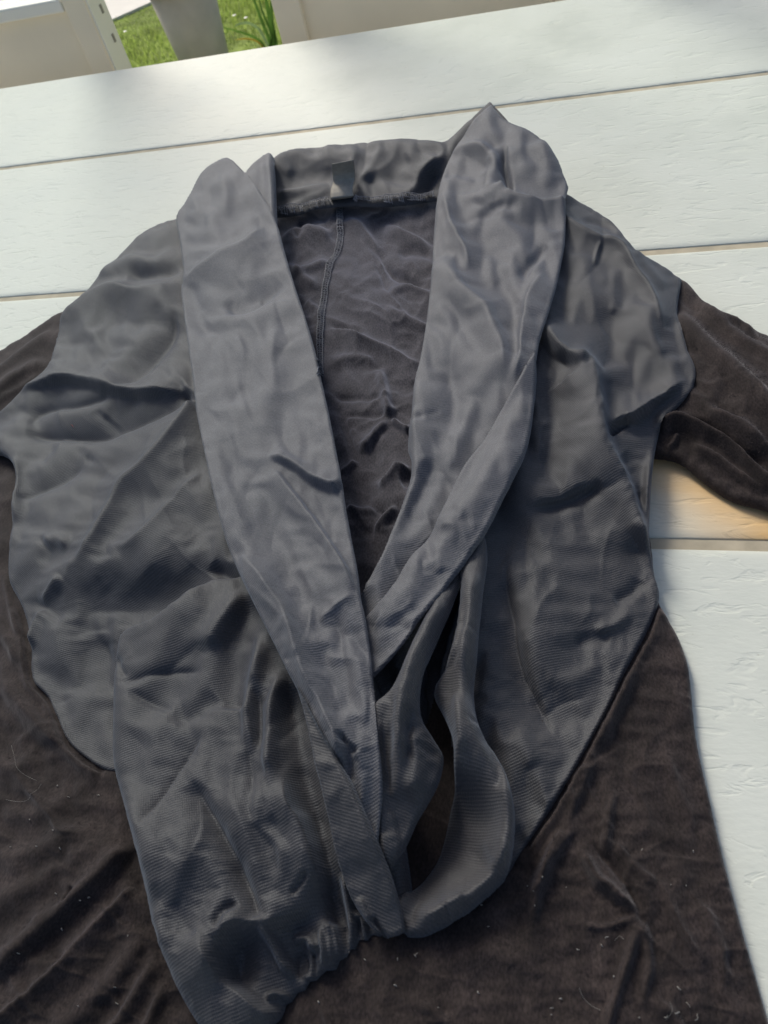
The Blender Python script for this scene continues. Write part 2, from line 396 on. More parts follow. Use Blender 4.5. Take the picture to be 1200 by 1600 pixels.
    for (k_, *par) in relax:
        fl_ = np.maximum(Hd-clear+0.6, H+0.6) if lift else H+0.6
        c2 = np.s_[::k_, ::k_]
        dd = drape(X[c2], Y[c2], Z[c2], ins[c2], fl_[c2]/1000, *par)
        jj = np.clip(np.arange(U.shape[0])/k_, 0, dd.shape[0]-1.001); ii = np.clip(np.arange(U.shape[1])/k_, 0, dd.shape[1]-1.001)
        j_ = jj.astype(int); i_ = ii.astype(int); fj = (jj-j_)[:, None, None]; fi = (ii-i_)[None, :, None]
        g = lambda a_, b_: dd[np.minimum(j_+a_, dd.shape[0]-1)][:, np.minimum(i_+b_, dd.shape[1]-1)]
        df_ = (g(0, 0)*(1-fi)+g(0, 1)*fi)*(1-fj)+(g(1, 0)*(1-fi)+g(1, 1)*fi)*fj
        df_ = df_*ins[..., None]
        df_ = np.stack([blur(df_[..., k], k_//2, 2 if k_ > 2 else 1) for k in range(3)], -1)*ins[..., None]
        X = X+df_[..., 0]; Y = Y+df_[..., 1]; Z = Z+df_[..., 2]; z = z+df_[..., 2]*1000
    zp = np.zeros(U.shape)
    for r in post: ridge(zp, U, V, *r)
    for _ in range(folds[0]):                                   # fine pressed-in creases
        j, i = inv[fr.integers(len(inv))]; x, y = U[j, i], V[j, i]; an = RAD(folds[1]+fr.normal(0, 1)*folds[2]); L = fr.uniform(35, 150); bend = fr.normal(0, 0.14)*L
        dx, dy = math.cos(an), math.sin(an)
        pts = [(x-dx*L/2, y-dy*L/2), (x-dy*bend+fr.normal(0, 3), y+dx*bend+fr.normal(0, 3)), (x+dx*L/2, y+dy*L/2)]
        w_ = fr.uniform(3.5, 7); asym = fr.uniform(1, 3.2); up = fr.random() < .5
        ridge(zp, U, V, ' '.join('%.1f,%.1f' % p for p in pts), fr.choice([-1, 1])*fr.uniform(0.5, 1.35), w_*(asym if up else 1), w_*(1 if up else asym), 's', (.35, .35))
    zp *= ins*np.clip(Din/6, 0, 1); Z = np.maximum(Z+zp/1000, np.minimum(Z, (H+0.8)/1000)); z = z+zp
    idx = np.full(U.shape, -1); use = keep | ring
    a = use[:-1, :-1] & use[1:, :-1] & use[1:, 1:] & use[:-1, 1:]
    a &= (ins[:-1, :-1].astype(int)+ins[1:, :-1]+ins[1:, 1:]+ins[:-1, 1:]) >= 1
    us = np.zeros_like(use)
    us[:-1, :-1] |= a; us[1:, :-1] |= a; us[1:, 1:] |= a; us[:-1, 1:] |= a
    idx[us] = np.arange(us.sum())
    co = np.stack([X[us], Y[us], Z[us]], 1)
    q = np.stack([idx[:-1, :-1][a], idx[1:, :-1][a], idx[1:, 1:][a], idx[:-1, 1:][a]], 1)
    name = {'left_sleeve': 'sleeve', 'right_sleeve': 'sleeve', 'left_front': 'front_panel', 'right_front': 'front_panel', 'left_lapel': 'lapel', 'right_lapel': 'lapel', 'cowl_pouch': 'cowl_drape', 'drape_fold': 'cowl_drape', 'hem_pouch': 'gathered_drape', 'inner_back': 'back_lining'}.get(name, name)
    me = bpy.data.meshes.new(name)
    me.vertices.add(len(co)); me.vertices.foreach_set('co', co.astype(np.float32).ravel())
    me.loops.add(q.size); me.loops.foreach_set('vertex_index', q.astype(np.int32).ravel())
    me.polygons.add(len(q)); me.polygons.foreach_set('loop_start', np.arange(0, q.size, 4, dtype=np.int32))
    me.update(calc_edges=True); me.validate()
    me.polygons.foreach_set('use_smooth', np.ones(len(me.polygons), bool))
    me.materials.append(m)
    o = bpy.data.objects.new(name, me); link(o, parent, **kw)
    o.matrix_parent_inverse = Matrix.Translation(-Vector(parent.location))
    if thick:
        md = o.modifiers.new('thickness', 'SOLIDIFY'); md.thickness = thick; md.offset = -1
    HGT[S] = np.where(ins, np.maximum(z, H), H); ZSG[S] = np.where(ins, zs, ZSG[S])
    return o
_hn = [100]
def hash_(s):
    return sum(ord(ch)*(i+3) for i, ch in enumerate(s)) % 5000
def h_at(u, v):
    return HGT[int(round((v-V0)/ST)), int(round((u-U0)/ST))]/1000.0
def on_cloth(u, v, dz=0.0):
    j, i = int(round((v-V0)/ST)), int(round((u-U0)/ST))
    p = P(u, v, ZSG[j, i]/1000); p.z = HGT[j, i]/1000+dz; return p

# ------------------------------------------------------------------ table
def lineY(*pts): return float(np.mean([unproj(u, v)[1] for u, v in pts]))
y_far = lineY((300, 87), (600, 42), (850, 4)); y1 = lineY((100, 246), (600, 190), (1100, 127)); y2 = lineY((60, 458), (1100, 391)); y3 = lineY((1040, 848), (1180, 849))
PW = (y_far-y3)/3
edges = [y_far, y1, y2, y3, y3-PW, y3-2*PW, y3-3*PW]
table = empty('table', (0, 0.2, -0.74), 'long white plank table with grooved joints under the dark jacket', 'table')
TX0, TX1 = -1.35, 1.25
for k in range(len(edges)-1):
    a, b = edges[k+1], edges[k]; g = 0.0038
    bm = bmesh.new(); ny, nx = (40, 330) if k == 2 else (14, 60)
    # plank top with softly dished rounded edges
    ys = np.concatenate([[0, .0005, .0015, .003, .005], np.linspace(.012, (b-a)-2*g-.012, ny), [(b-a)-2*g-x for x in (.005, .003, .0015, .0005, 0)]])
    prof = lambda t, W: -0.0011*(max(0, 1-min(t, W-t)/0.005))**2.2
    W = b-a-2*g; vs = []
    for i in range(nx+1):
        x = TX0+(TX1-TX0)*i/nx
        row = [(x, a+g+t, prof(t, W)) for t in ys]
        row = [(x, a+g, -0.024)]+row+[(x, b-g, -0.024)]
        vs.append([bm.verts.new(c) for c in row])
    for i in range(nx):
        for j in range(len(vs[0])-1): bm.faces.new((vs[i][j], vs[i+1][j], vs[i+1][j+1], vs[i][j+1]))
    bm.faces.new(vs[0]); bm.faces.new(vs[-1][::-1])
    bmesh.ops.recalc_face_normals(bm, faces=bm.faces)
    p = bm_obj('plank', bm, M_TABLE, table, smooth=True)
    co = np.array([v.co for v in p.data.vertices]); st = np.zeros(len(co))
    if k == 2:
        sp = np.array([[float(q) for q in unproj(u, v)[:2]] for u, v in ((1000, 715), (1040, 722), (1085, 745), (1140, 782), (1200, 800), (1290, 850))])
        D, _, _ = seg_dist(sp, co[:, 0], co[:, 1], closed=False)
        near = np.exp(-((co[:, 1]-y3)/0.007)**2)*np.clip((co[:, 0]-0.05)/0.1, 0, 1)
        st = np.clip(np.exp(-(D/0.030)**2)*1.0+near*0.7, 0, 1)  # warm glow under the sleeve, put into the plank colour
    at = p.data.attributes.new('sleeve_glow', 'FLOAT', 'POINT'); at.data.foreach_set('value', st.astype(np.float32))
M_GROOVE = plain('groove_cream', (0.50, 0.44, 0.33), 0.8, 0.2, 0.2, 60)
for k in range(1, 5):
    mb = bm_obj('joint_strip', box_bm(TX0+.02, TX1-.02, edges[k]-.02, edges[k]+.02, -0.0225, -0.0017), M_GROOVE, table)
for x in (-0.9, 0.85):
    bm_obj('batten', box_bm(x-.03, x+.03, edges[-1]+.03, y_far-.03, -0.058, -0.0245, .003), M_TABLE, table)
    for y in (edges[-1]+.08, y_far-.08):
        bm_obj('leg', box_bm(x-.035, x+.035, y-.035, y+.035, -0.74, -0.0585, .004), M_TABLE, table)

# ------------------------------------------------------------------ ground behind
GZ = -0.74
def ground_pt(u, v): return P(u, v, GZ)
def translucent(m, f):
    n, l = m.node_tree.nodes, m.node_tree.links; b = n['Principled BSDF']; t = N(n, 'ShaderNodeBsdfTranslucent'); x = N(n, 'ShaderNodeMixShader'); x.inputs[0].default_value = f
    l.new(b.inputs['Base Color'].links[0].from_socket, t.inputs[0]); l.new(b.outputs[0], x.inputs[1]); l.new(t.outputs[0], x.inputs[2]); l.new(x.outputs[0], n['Material Output'].inputs[0])
M_GRASS = plain('grass_green', (0.31, 0.41, 0.10), 0.6, 0.3, 0.45, 14)
translucent(M_GRASS, 0.6)
M_SOIL = plain('lawn_ground', (0.19, 0.25, 0.06), 0.9, 0.1, 0.5, 9)
M_PAVE = plain('pale_paving', (0.72, 0.70, 0.64), 0.8, 0.3, 0.08, 6)
M_CREAM = plain('cream_door_paint', (0.90, 0.80, 0.62), 0.45, 0.4, 0.05, 8)
M_EDGE = plain('lit_edge_and_daisy_white', (0.90, 0.87, 0.78), 0.45, 0.4, 0.03, 8)  # whiter than the cream: sunlight on the door edge painted in; also daisies
M_POT = plain('grey_brown_plastic', (0.56, 0.50, 0.455), 0.55, 0.4, 0.10, 12)
M_STEEL = plain('dull_latch_metal', (0.30, 0.27, 0.24), 0.4, 0.6, 0.2, 90)
bm = bmesh.new()
n_ = 24
gv = [[bm.verts.new((-60+120*i/n_, -10+130*j/n_, GZ)) for j in range(n_+1)] for i in range(n_+1)]
for i in range(n_):
    for j in range(n_): bm.faces.new((gv[i][j], gv[i+1][j], gv[i+1][j+1], gv[i][j+1]))
bm_obj('lawn', bm, M_SOIL, kind='structure')
a = ground_pt(150, 46); b = ground_pt(260, -3); d = Vector((b.x-a.x, b.y-a.y, 0)).normalized(); nrm = Vector((-d.y, d.x, 0))
q = [a-d*3, b+d*0.25, b+d*0.25+nrm*5, a-d*3+nrm*5]
mesh_obj('paving', [(p.x, p.y, GZ+0.012) for p in q]+[(p.x, p.y, GZ-0.05) for p in q], [(0, 1, 2, 3), (0, 4, 5, 1), (1, 5, 6, 2), (2, 6, 7, 3), (3, 7, 4, 0)], M_PAVE, smooth=False, kind='structure')
M_BOUNCE = plain('pale_bounce_slab', (0.60, 0.57, 0.51), 0.85, 0.2, 0.10, 5)
bm_obj('bounce_slab', box_bm(-6, 6, -5, y_far+0.35, GZ-0.05, GZ+0.008), M_BOUNCE, kind='structure')  # unseen slab added to bounce pale light and cut the green from the lawn
# grass blades in the strip of lawn seen through the opening
NB = 26000
bx = rng.uniform(-2.9, -0.9, NB); by = rng.uniform(2.6, 4.9, NB)
side = (bx-a.x)*nrm.x+(by-a.y)*nrm.y; along = (bx-a.x)*d.x+(by-a.y)*d.y
k_ = ~((side > -0.01+0.02*np.sin(bx*37)) & (along < (b-a).length+0.25)); bx, by = bx[k_], by[k_]; NB = len(bx)
hh = rng.uniform(0.02, 0.055, NB)*(0.7+0.5*np.sin(bx*5.1)*np.sin(by*4.3)); ang = rng.uniform(0, 2*np.pi, NB); le = rng.uniform(0, 0.03, NB); wd = rng.uniform(0.0015, 0.003, NB)
gv = np.zeros((NB, 3, 3)); ca, sa = np.cos(ang), np.sin(ang)
gv[:, 0] = np.stack([bx-wd*ca, by-wd*sa, np.full(NB, GZ)], 1); gv[:, 1] = np.stack([bx+wd*ca, by+wd*sa, np.full(NB, GZ)], 1)
gv[:, 2] = np.stack([bx-sa*le, by+ca*le, GZ+hh], 1)
mesh_obj('grass', gv.reshape(-1, 3), np.arange(NB*3).reshape(-1, 3), M_GRASS, smooth=False, kind='stuff', label='short sunlit grass of the lawn beyond the table')
# daisies dotting the lawn
dv, df = [], []
for u, v in ((203, 68), (372, 44), (390, 48), (372, 6), (360, 14)):
    c = ground_pt(u, v); k = len(dv); r = 0.009
    dv.append((c.x, c.y, GZ+0.055))
    for j in range(8): dv.append((c.x+r*math.cos(j*.785), c.y+r*math.sin(j*.785), GZ+0.052))
    for j in range(8): df.append((k, k+1+j, k+1+(j+1) % 8))
mesh_obj('daisy_flowers', dv, df, M_EDGE, smooth=False, kind='stuff', label='tiny white daisies scattered in the lawn')

# doors that stand open beyond the far edge of the table
YD = y_far+0.15
def glass(name, c):
    m, n, l, b = mat(name)
    tr = N(n, 'ShaderNodeBsdfTransparent'); tr.inputs[0].default_value = (*c, 1)
    gl = N(n, 'ShaderNodeBsdfGlossy'); gl.inputs['Roughness'].default_value = 0.03
    fr = N(n, 'ShaderNodeValue'); fr.outputs[0].default_value = 0.04
    mx = N(n, 'ShaderNodeMixShader'); l.new(fr.outputs[0], mx.inputs[0]); l.new(tr.outputs[0], mx.inputs[1]); l.new(gl.outputs[0], mx.inputs[2])
    l.new(mx.outputs[0], n['Material Output'].inputs[0]); return m
M_GLASS = glass('clear_pane', (.93, .95, .94)); M_GLASSB = glass('blue_tinted_pane', (.84, .87, .87))
def door(x0, x1, stile_l, stile_r, zrail, label, gm, ztop=1.6):
    t = empty('garden_door', ((x0+x1)/2, YD+.03, GZ), label, 'door')
    T = 0.055
    bm_obj('panel', box_bm(x0+stile_l-.004, x1-stile_r+.004, YD+.010, YD+T-.010, GZ+.02, zrail-.004, .002), M_CREAM, t)
    bm_obj('stile', box_bm(x0, x0+stile_l, YD, YD+T, GZ+.01, ztop, .003), M_CREAM, t)
    s2 = bm_obj('stile', box_bm(x1-stile_r, x1-.0015, YD, YD+T, GZ+.01, ztop, .003), M_CREAM, t)
    bm_obj('rail', box_bm(x0+stile_l+.001, x1-stile_r-.001, YD-.001, YD+T-.002, zrail-.012, zrail+.006, .003), M_EDGE, t)
    bm_obj('rail', box_bm(x0+stile_l+.001, x1-stile_r-.001, YD+.001, YD+T-.002, ztop-.05, ztop-.001, .003), M_CREAM, t)
    bm_obj('pane', box_bm(x0+stile_l-.003, x1-stile_r+.003, YD+.022, YD+.028, zrail+.005, ztop-.048), gm, t)
    return t, T
ld, T = door(-1.45, -0.735, 0.04, 0.040, 0.050, 'cream door left of the lawn gap with bright latch edge and dark blue pane', M_GLASSB)
bm_obj('lit_edge_strip', box_bm(-0.7365, -0.7335, YD+.003, YD+T-.003, GZ+.012, 1.599, .0008), M_EDGE, ld)  # sunlit side of the stile, painted as a paler strip
for z, h in ((-0.015, 0.012), (0.026, 0.012)):
    bm_obj('latch_plate', box_bm(-0.7334, -0.7322, YD+.030, YD+.036, z-h/2, z+h/2, .00028), M_STEEL, ld)
door(-0.450, -0.01, 0.042, 0.042, 0.075, 'plain cream door right of the lawn gap beside the strap leaved plant', M_GLASS)

# grey pot on the lawn
pc = Vector((-1.455, 3.05, GZ))
pot = empty('plant_pot', pc, 'grey brown tapered plastic pot standing on the lawn between the doors', 'pot')
def lathe(prof, c, seg=40):
    bm = bmesh.new(); rings = []
    for r, z in prof: rings.append([bm.verts.new((c.x+r*math.cos(2*math.pi*i/seg), c.y+r*math.sin(2*math.pi*i/seg), c.z+z)) for i in range(seg)])
    for p, q in zip(rings, rings[1:]):
        for i in range(seg): bm.faces.new((p[i], p[(i+1) % seg], q[(i+1) % seg], q[i]))
    return bm
bm_obj('pot_body', lathe([(0.001, .002), (.083, .002), (.087, .006), (.122, .345), (.116, .347), (.083, .012), (.001, .012)], pc), M_POT, pot, smooth=True)
bm_obj('pot_rim', lathe([(.1235, .340), (.134, .341), (.138, .346), (.138, .366), (.135, .372), (.129, .372), (.126, .366), (.1235, .346)], pc), M_POT, pot, smooth=True)
bm_obj('potting_soil', lathe([(.001, .300), (.05, .304), (.1105, .301)], pc), plain('dark_purple_soil', (0.06, 0.05, 0.085), 0.9, 0.2, 0.4, 60), pot, smooth=True)

# strap leaved plant
M_LEAF = plain('strap_leaf_green', (0.09, 0.19, 0.035), 0.42, 0.5, 0.25, 40)
M_LEAFY = plain('yellowed_leaf', (0.30, 0.24, 0.045), 0.5, 0.4, 0.2, 40)
M_LEAFP = plain('pale_green_leaf', (0.20, 0.29, 0.14), 0.45, 0.5, 0.2, 40)
yb = 3.25
for m_ in (M_LEAF, M_LEAFY, M_LEAFP): translucent(m_, 0.4)
bc = ray_at_y(424, 78, yb); base = Vector((bc.x, yb, GZ))
pl = empty('strap_leaved_plant', base, 'clump of long green strap leaves growing beside the right door', 'plant')
def leaf(px, width, m, dy):
    pts = [ray_at_y(u, v, yb+dy*i/len(px)) for i, (u, v) in enumerate(px)]
    root = Vector((base.x+random.uniform(-.02, .02), yb, GZ)); pts = [root]+pts
    cs = []
    for i in range(len(pts)-1):
        p0 = pts[max(0, i-1)]; p1 = pts[i]; p2 = pts[i+1]; p3 = pts[min(len(pts)-1, i+2)]
        for j in range(6):
            t = j/6; cs.append(0.5*((2*p1)+(p2-p0)*t+(2*p0-5*p1+4*p2-p3)*t*t+(3*p1-p0-3*p2+p3)*t**3))
    cs.append(pts[-1]); vs, fs = [], []
    for i, c in enumerate(cs):
        t = i/(len(cs)-1); tan = (cs[min(i+1, len(cs)-1)]-cs[max(i-1, 0)]).normalized()
        sd_ = tan.cross(Vector((0.2, 1, 0.3))).normalized(); wv = width*(1-t**3)*(0.75+0.25*math.sin(t*3)); up = sd_.cross(tan)*wv*0.35
        vs += [c-sd_*wv-up*0, c+up, c+sd_*wv]
    for i in range(len(cs)-1):
        for j in (0, 1): fs.append((3*i+j, 3*i+j+1, 3*i+j+4, 3*i+j+3))
    mesh_obj('leaf', vs, fs, m, pl)
leaf([(421, 64), (410, 35), (397, 0), (390, -22)], .009, M_LEAF, .02)
leaf([(428, 60), (422, 30), (416, 0), (412, -30)], .012, M_LEAF, -.02)
leaf([(431, 66), (426, 40), (424, 10), (426, -25)], .009, M_LEAF, .04)
leaf([(408, 66), (392, 56), (368, 48), (338, 40)], .008, M_LEAF, -.08)
leaf([(414, 62), (404, 45), (388, 36), (372, 38), (366, 43)], .008, M_LEAFP, -.05)
leaf([(405, 67), (390, 61), (375, 61), (366, 63)], .006, M_LEAFY, -.06)
leaf([(424, 55), (408, 12), (400, -30)], .007, M_LEAF, .08)

# ------------------------------------------------------------------ the jacket
jk = empty('jacket', (0, 0.2, 0.0), 'dark grey draped jacket with shawl lapels and brown jersey sleeves lying on the white table', 'jacket')
def js(name, *a, **k): return sheet(name, *a, parent=jk, **k)

sheet('jersey_body', '-150,690 10,700 60,760 400,600 800,600 1005,800 1018,840 1030,930 1060,985 1078,1040 1090,1150 1110,1240 1132,1335 1160,1440 1185,1530 1215,1640 1230,1735 -150,1735',
  '1030,930,8 1090,1150,6 1130,1335,6 1190,1560,6 950,1100,11 900,1250,15 850,1400,16 1000,1400,15 700,1500,15 500,1600,15 900,1600,15 100,1100,14 20,900,10 100,1300,18 0,1300,18 100,1500,17 30,1580,15 500,1000,8 600,700,5 220,1550,12', 90, M_JER, jk,
  ridges=[('0,1508 52,1458 105,1413 144,1374 189,1332 215,1310', 8, 20, 15, 'g', (0, .2)), ('-10,1597 66,1534 131,1466 184,1411 215,1378', 7, 9, 20, 's', (0, .1)),
   ('60,1640 150,1560 200,1500 240,1440', 4, 18, 16), ('140,1660 190,1590 225,1530 250,1480', 5, 10, 12), ('205,1660 235,1590 262,1530', 4, 9, 10),('-40,1430 40,1390 120,1340 180,1290',4,20,22),
   ('-20,1350 60,1330 140,1280', 4, 18, 20), ('95,1412 104,1396 113,1380', -2.5, 4, 4), ('-10,1050 33,1100 67,1140 100,1170', 8, 16, 12), ('20,1200 45,1235 77,1273 95,1300 140,1302', 4, 7, 9, 's'),
   ('-30,1180 20,1200 60,1180', 4, 12, 12), ('-20,960 10,1000 30,1040', 5, 9, 9), ('5,900 20,960 30,1000', 3, 6, 6), ('0,1260 50,1275 110,1250', 3, 14, 14),
   ('905,1280 875,1320 850,1360 836,1410 832,1470', 5, 12, 9), ('882,1290 858,1330 846,1370', 3, 6, 6), ('905,1318 934,1372 968,1400 1001,1425', 6, 10, 9), ('925,1310 950,1345 985,1390 1003,1430', -3, 6, 6),
   ('1030,1370 1042,1400 1064,1449 1103,1507', 4, 6, 14, 's'), ('1003,1430 985,1490 960,1560 940,1640', 4, 9, 9), ('1003,1430 1015,1500 1000,1580', 3.5, 8, 8), ('1003,1430 940,1450 900,1440', 2.5, 7, 7), ('960,1310 985,1350 1030,1380', 3, 10, 8),
   ('960,1230 950,1290 948,1340', 4, 12, 8), ('1000,1040 960,1110 935,1180', 3, 12, 12), ('1040,1170 1060,1240 1090,1300', 2.5, 10, 10), ('690,1500 760,1490 850,1510', 3, 18, 22), ('640,1560 700,1600 720,1660', 3, 10, 10), ('500,1560 520,1620 530,1680', 3, 8, 8),
   ('930,1190 900,1250 880,1300', 3, 9, 9), ('740,1440 820,1400 870,1340', 3, 16, 16), ('585,1570 610,1610 615,1660', 2, 7, 7), ('1090,1400 1120,1470 1140,1540', 2.5, 12, 12), ('1020,1560 1060,1600 1080,1650', 3, 10, 10), ('1036,942 1017,992 987,1047 957,1112 927,1167 887,1237 852,1292 825,1332', 4, 3, 12, 'g', (.05, .05)), ('23,947 35,1002 43,1064 68,1097 98,1162 123,1190 160,1212', 4, 12, 3, 'g', (.05, .05))],
  bumps=[(668, 1300, 62, 95, -11.5), (1002, 1437, 9, 9, -4), (640, 1400, 120, 60, -3)], crease=[(60, 3, 1.2, 30, 1.8), (28, 9, 0.4, -20, 1.6)], roll=12, noise=0.9, folds=(22, 110, 50), maxdrop=8)

sheet('left_sleeve', '-150,600 -20,552 0,540 50,510 97,482 200,480 130,600 50,640 -30,652 -150,670', '-100,600,16 0,560,16 90,495,18 60,600,18 150,560,22 0,630,14', 70, M_JER, jk,
  ridges=[('-60,615 20,560 80,515', 5, 8, 9), ('-60,650 20,590 75,560', 5, 9, 8), ('-40,600 30,545 90,500', -2.5, 5, 5), ('-30,640 40,600 70,580',2,5,5)], crease=[(26, 21, 1.0, -35, 2.0)], roll=8)

sheet('right_sleeve', '1000,400 1066,430 1090,452 1112,474 1140,484 1170,496 1200,508 1260,540 1340,580 1340,860 1260,818 1200,788 1146,773 1110,751 1074,722 1052,710 1026,707 980,690', '1060,440,20 1110,475,16 1200,510,15 1330,580,15 1120,600,28 1200,650,26 1300,700,24 1040,650,18 1030,706,7 1074,722,7 1146,773,7 1200,788,7 1330,860,7 1040,560,26', 55, M_JER, jk,
  ridges=[('1055,490 1085,515 1110,541 1154,581 1200,625 1260,670', 9, 16, 14, 'g', (.1, 0)), ('1085,460 1128,497 1165,527 1200,548 1260,580', 7, 12, 12, 'g', (.2, 0)), ('1120,480 1160,500 1200,528 1260,550', 5, 7, 7), ('1075,590 1120,640 1170,680 1220,715', 5, 14, 12), ('1068,580 1110,625 1160,655', -4, 10, 8),
   ('1030,668 1045,656 1059,652 1075,656 1103,673 1135,690 1164,717 1200,749 1260,790', 8, 9, 8, 'g', (.05, 0)), ('1040,700 1052,690 1060,672', 3, 4, 4), ('1075,690 1110,705 1150,735 1200,768', 4, 7, 7), ('1100,640 1150,655 1200,690', 3, 9, 9), ('1060,645 1110,662 1150,690 1200,730', -5, 6, 5)],
  crease=[(30, 33, 1.2, 40, 2.0)], roll=10)

sheet('inner_back', '400,325 520,300 700,300 710,500 690,700 620,930 560,950 520,800 480,600 440,450', '430,340,14 540,330,14 680,320,14 560,420,12 560,600,9 600,700,9 580,850,7 500,500,10', 80, M_BACK, jk,
  ridges=[('540,338 566,358 584,384 597,415 612,435', 5, 10, 5, 's'), ('570,370 592,400 612,425 645,440 675,455', -4, 6, 6), ('600,352 640,368 675,384', 5, 5, 14), ('620,398 645,392 675,398', -3, 8, 8), ('584,400 596,430 608,462', -2, 4, 4), ('608,462 640,448 676,462', 3, 7, 5), ('512,512 540,518 564,528 604,544 640,564 660,572', 5, 5, 12, 's'), ('515,508 540,512 570,522', -2.5, 5, 4),
   ('594,572 600,600 605,625 610,655', 5, 10, 6), ('610,655 590,675 578,690 565,712', 5, 9, 6), ('610,655 625,668 645,680', 5, 4, 8), ('615,645 630,652 645,660', -5, 8, 7), ('528,635 540,670 550,700 562,728', -5, 7, 5), ('560,718 545,732 530,742', 4, 8, 4), ('645,736 620,732 605,750 590,765', 6, 4, 9, 's'), ('625,755 640,750 655,752', -5, 9, 9), ('622,790 605,805 590,825 583,845', 5, 5, 9), ('580,690 600,705 620,715', -4, 7, 7), ('520,620 560,622 600,622', -2, 4, 5), ('530,650 570,648 608,650', -1.8, 4, 4),
   ('540,790 560,800 590,795', 4, 8, 8), ('548,830 570,835 600,830', -4, 7, 7), ('440,378 462,362 490,360 522,368', 5, 6, 12), ('445,410 470,430 500,455', 4, 7, 7), ('468,345 470,362 460,372', -3, 5, 5), ('452,430 480,420 515,408', 3.5, 6, 6), ('475,470 490,480 505,500', 3, 6, 6), ('600,480 640,500 672,520', 3, 9, 6), ('520,560 570,560 590,575', 2.5, 8, 8), ('615,600 640,610 660,600', -4, 8, 8)],
  crease=[(46, 41, 1.8, 15, 1.3), (24, 47, 0.8, -30, 1.2)], roll=0, noise=0.8, gain=1.3, folds=(60, 10, 50), relax=((4, 90, 0.016, 0.03, 0.04), (2, 60, 0.006, 0.06, 0.04)))

sheet('back_collar', '403,262 425,254 440,243 455,238 510,231 560,224 600,221 640,219 690,222 705,212 722,198 745,180 766,163 800,200 770,300 690,306 640,309 600,314 560,315 520,316 490,321 470,326 440,331 400,332', '425,250,50 500,235,48 600,222,48 690,222,48 766,163,64 760,250,40 430,330,20 520,316,19 600,314,19 690,306,20 560,270,36 640,265,36 470,290,32', 34, M_CHIF, jk,
  ridges=[('576,222 571,245 566,275', -1.0, 2.5, 2.5, 's', (0, .2)), ('560,228 552,250 548,275 520,292', 3.5, 12, 7), ('600,230 585,250 570,275 560,295', 3.5, 6, 9), ('705,235 680,252 655,272 645,292 615,306', 6, 10, 7), ('740,190 715,215 700,245', 3, 6, 6), ('430,308 453,299 480,299 515,288', 4, 5, 8), ('450,270 490,280 520,275', -4, 16, 14), ('640,245 620,265 610,290', -3, 14, 12), ('440,325 470,312 500,304 515,296', 2, 4, 4), ('690,262 675,280 660,298', -3.5, 6, 6)], roll=3, rollfrac=0.4, maxdrop=2, lift=True, folds=(14, 130, 60))

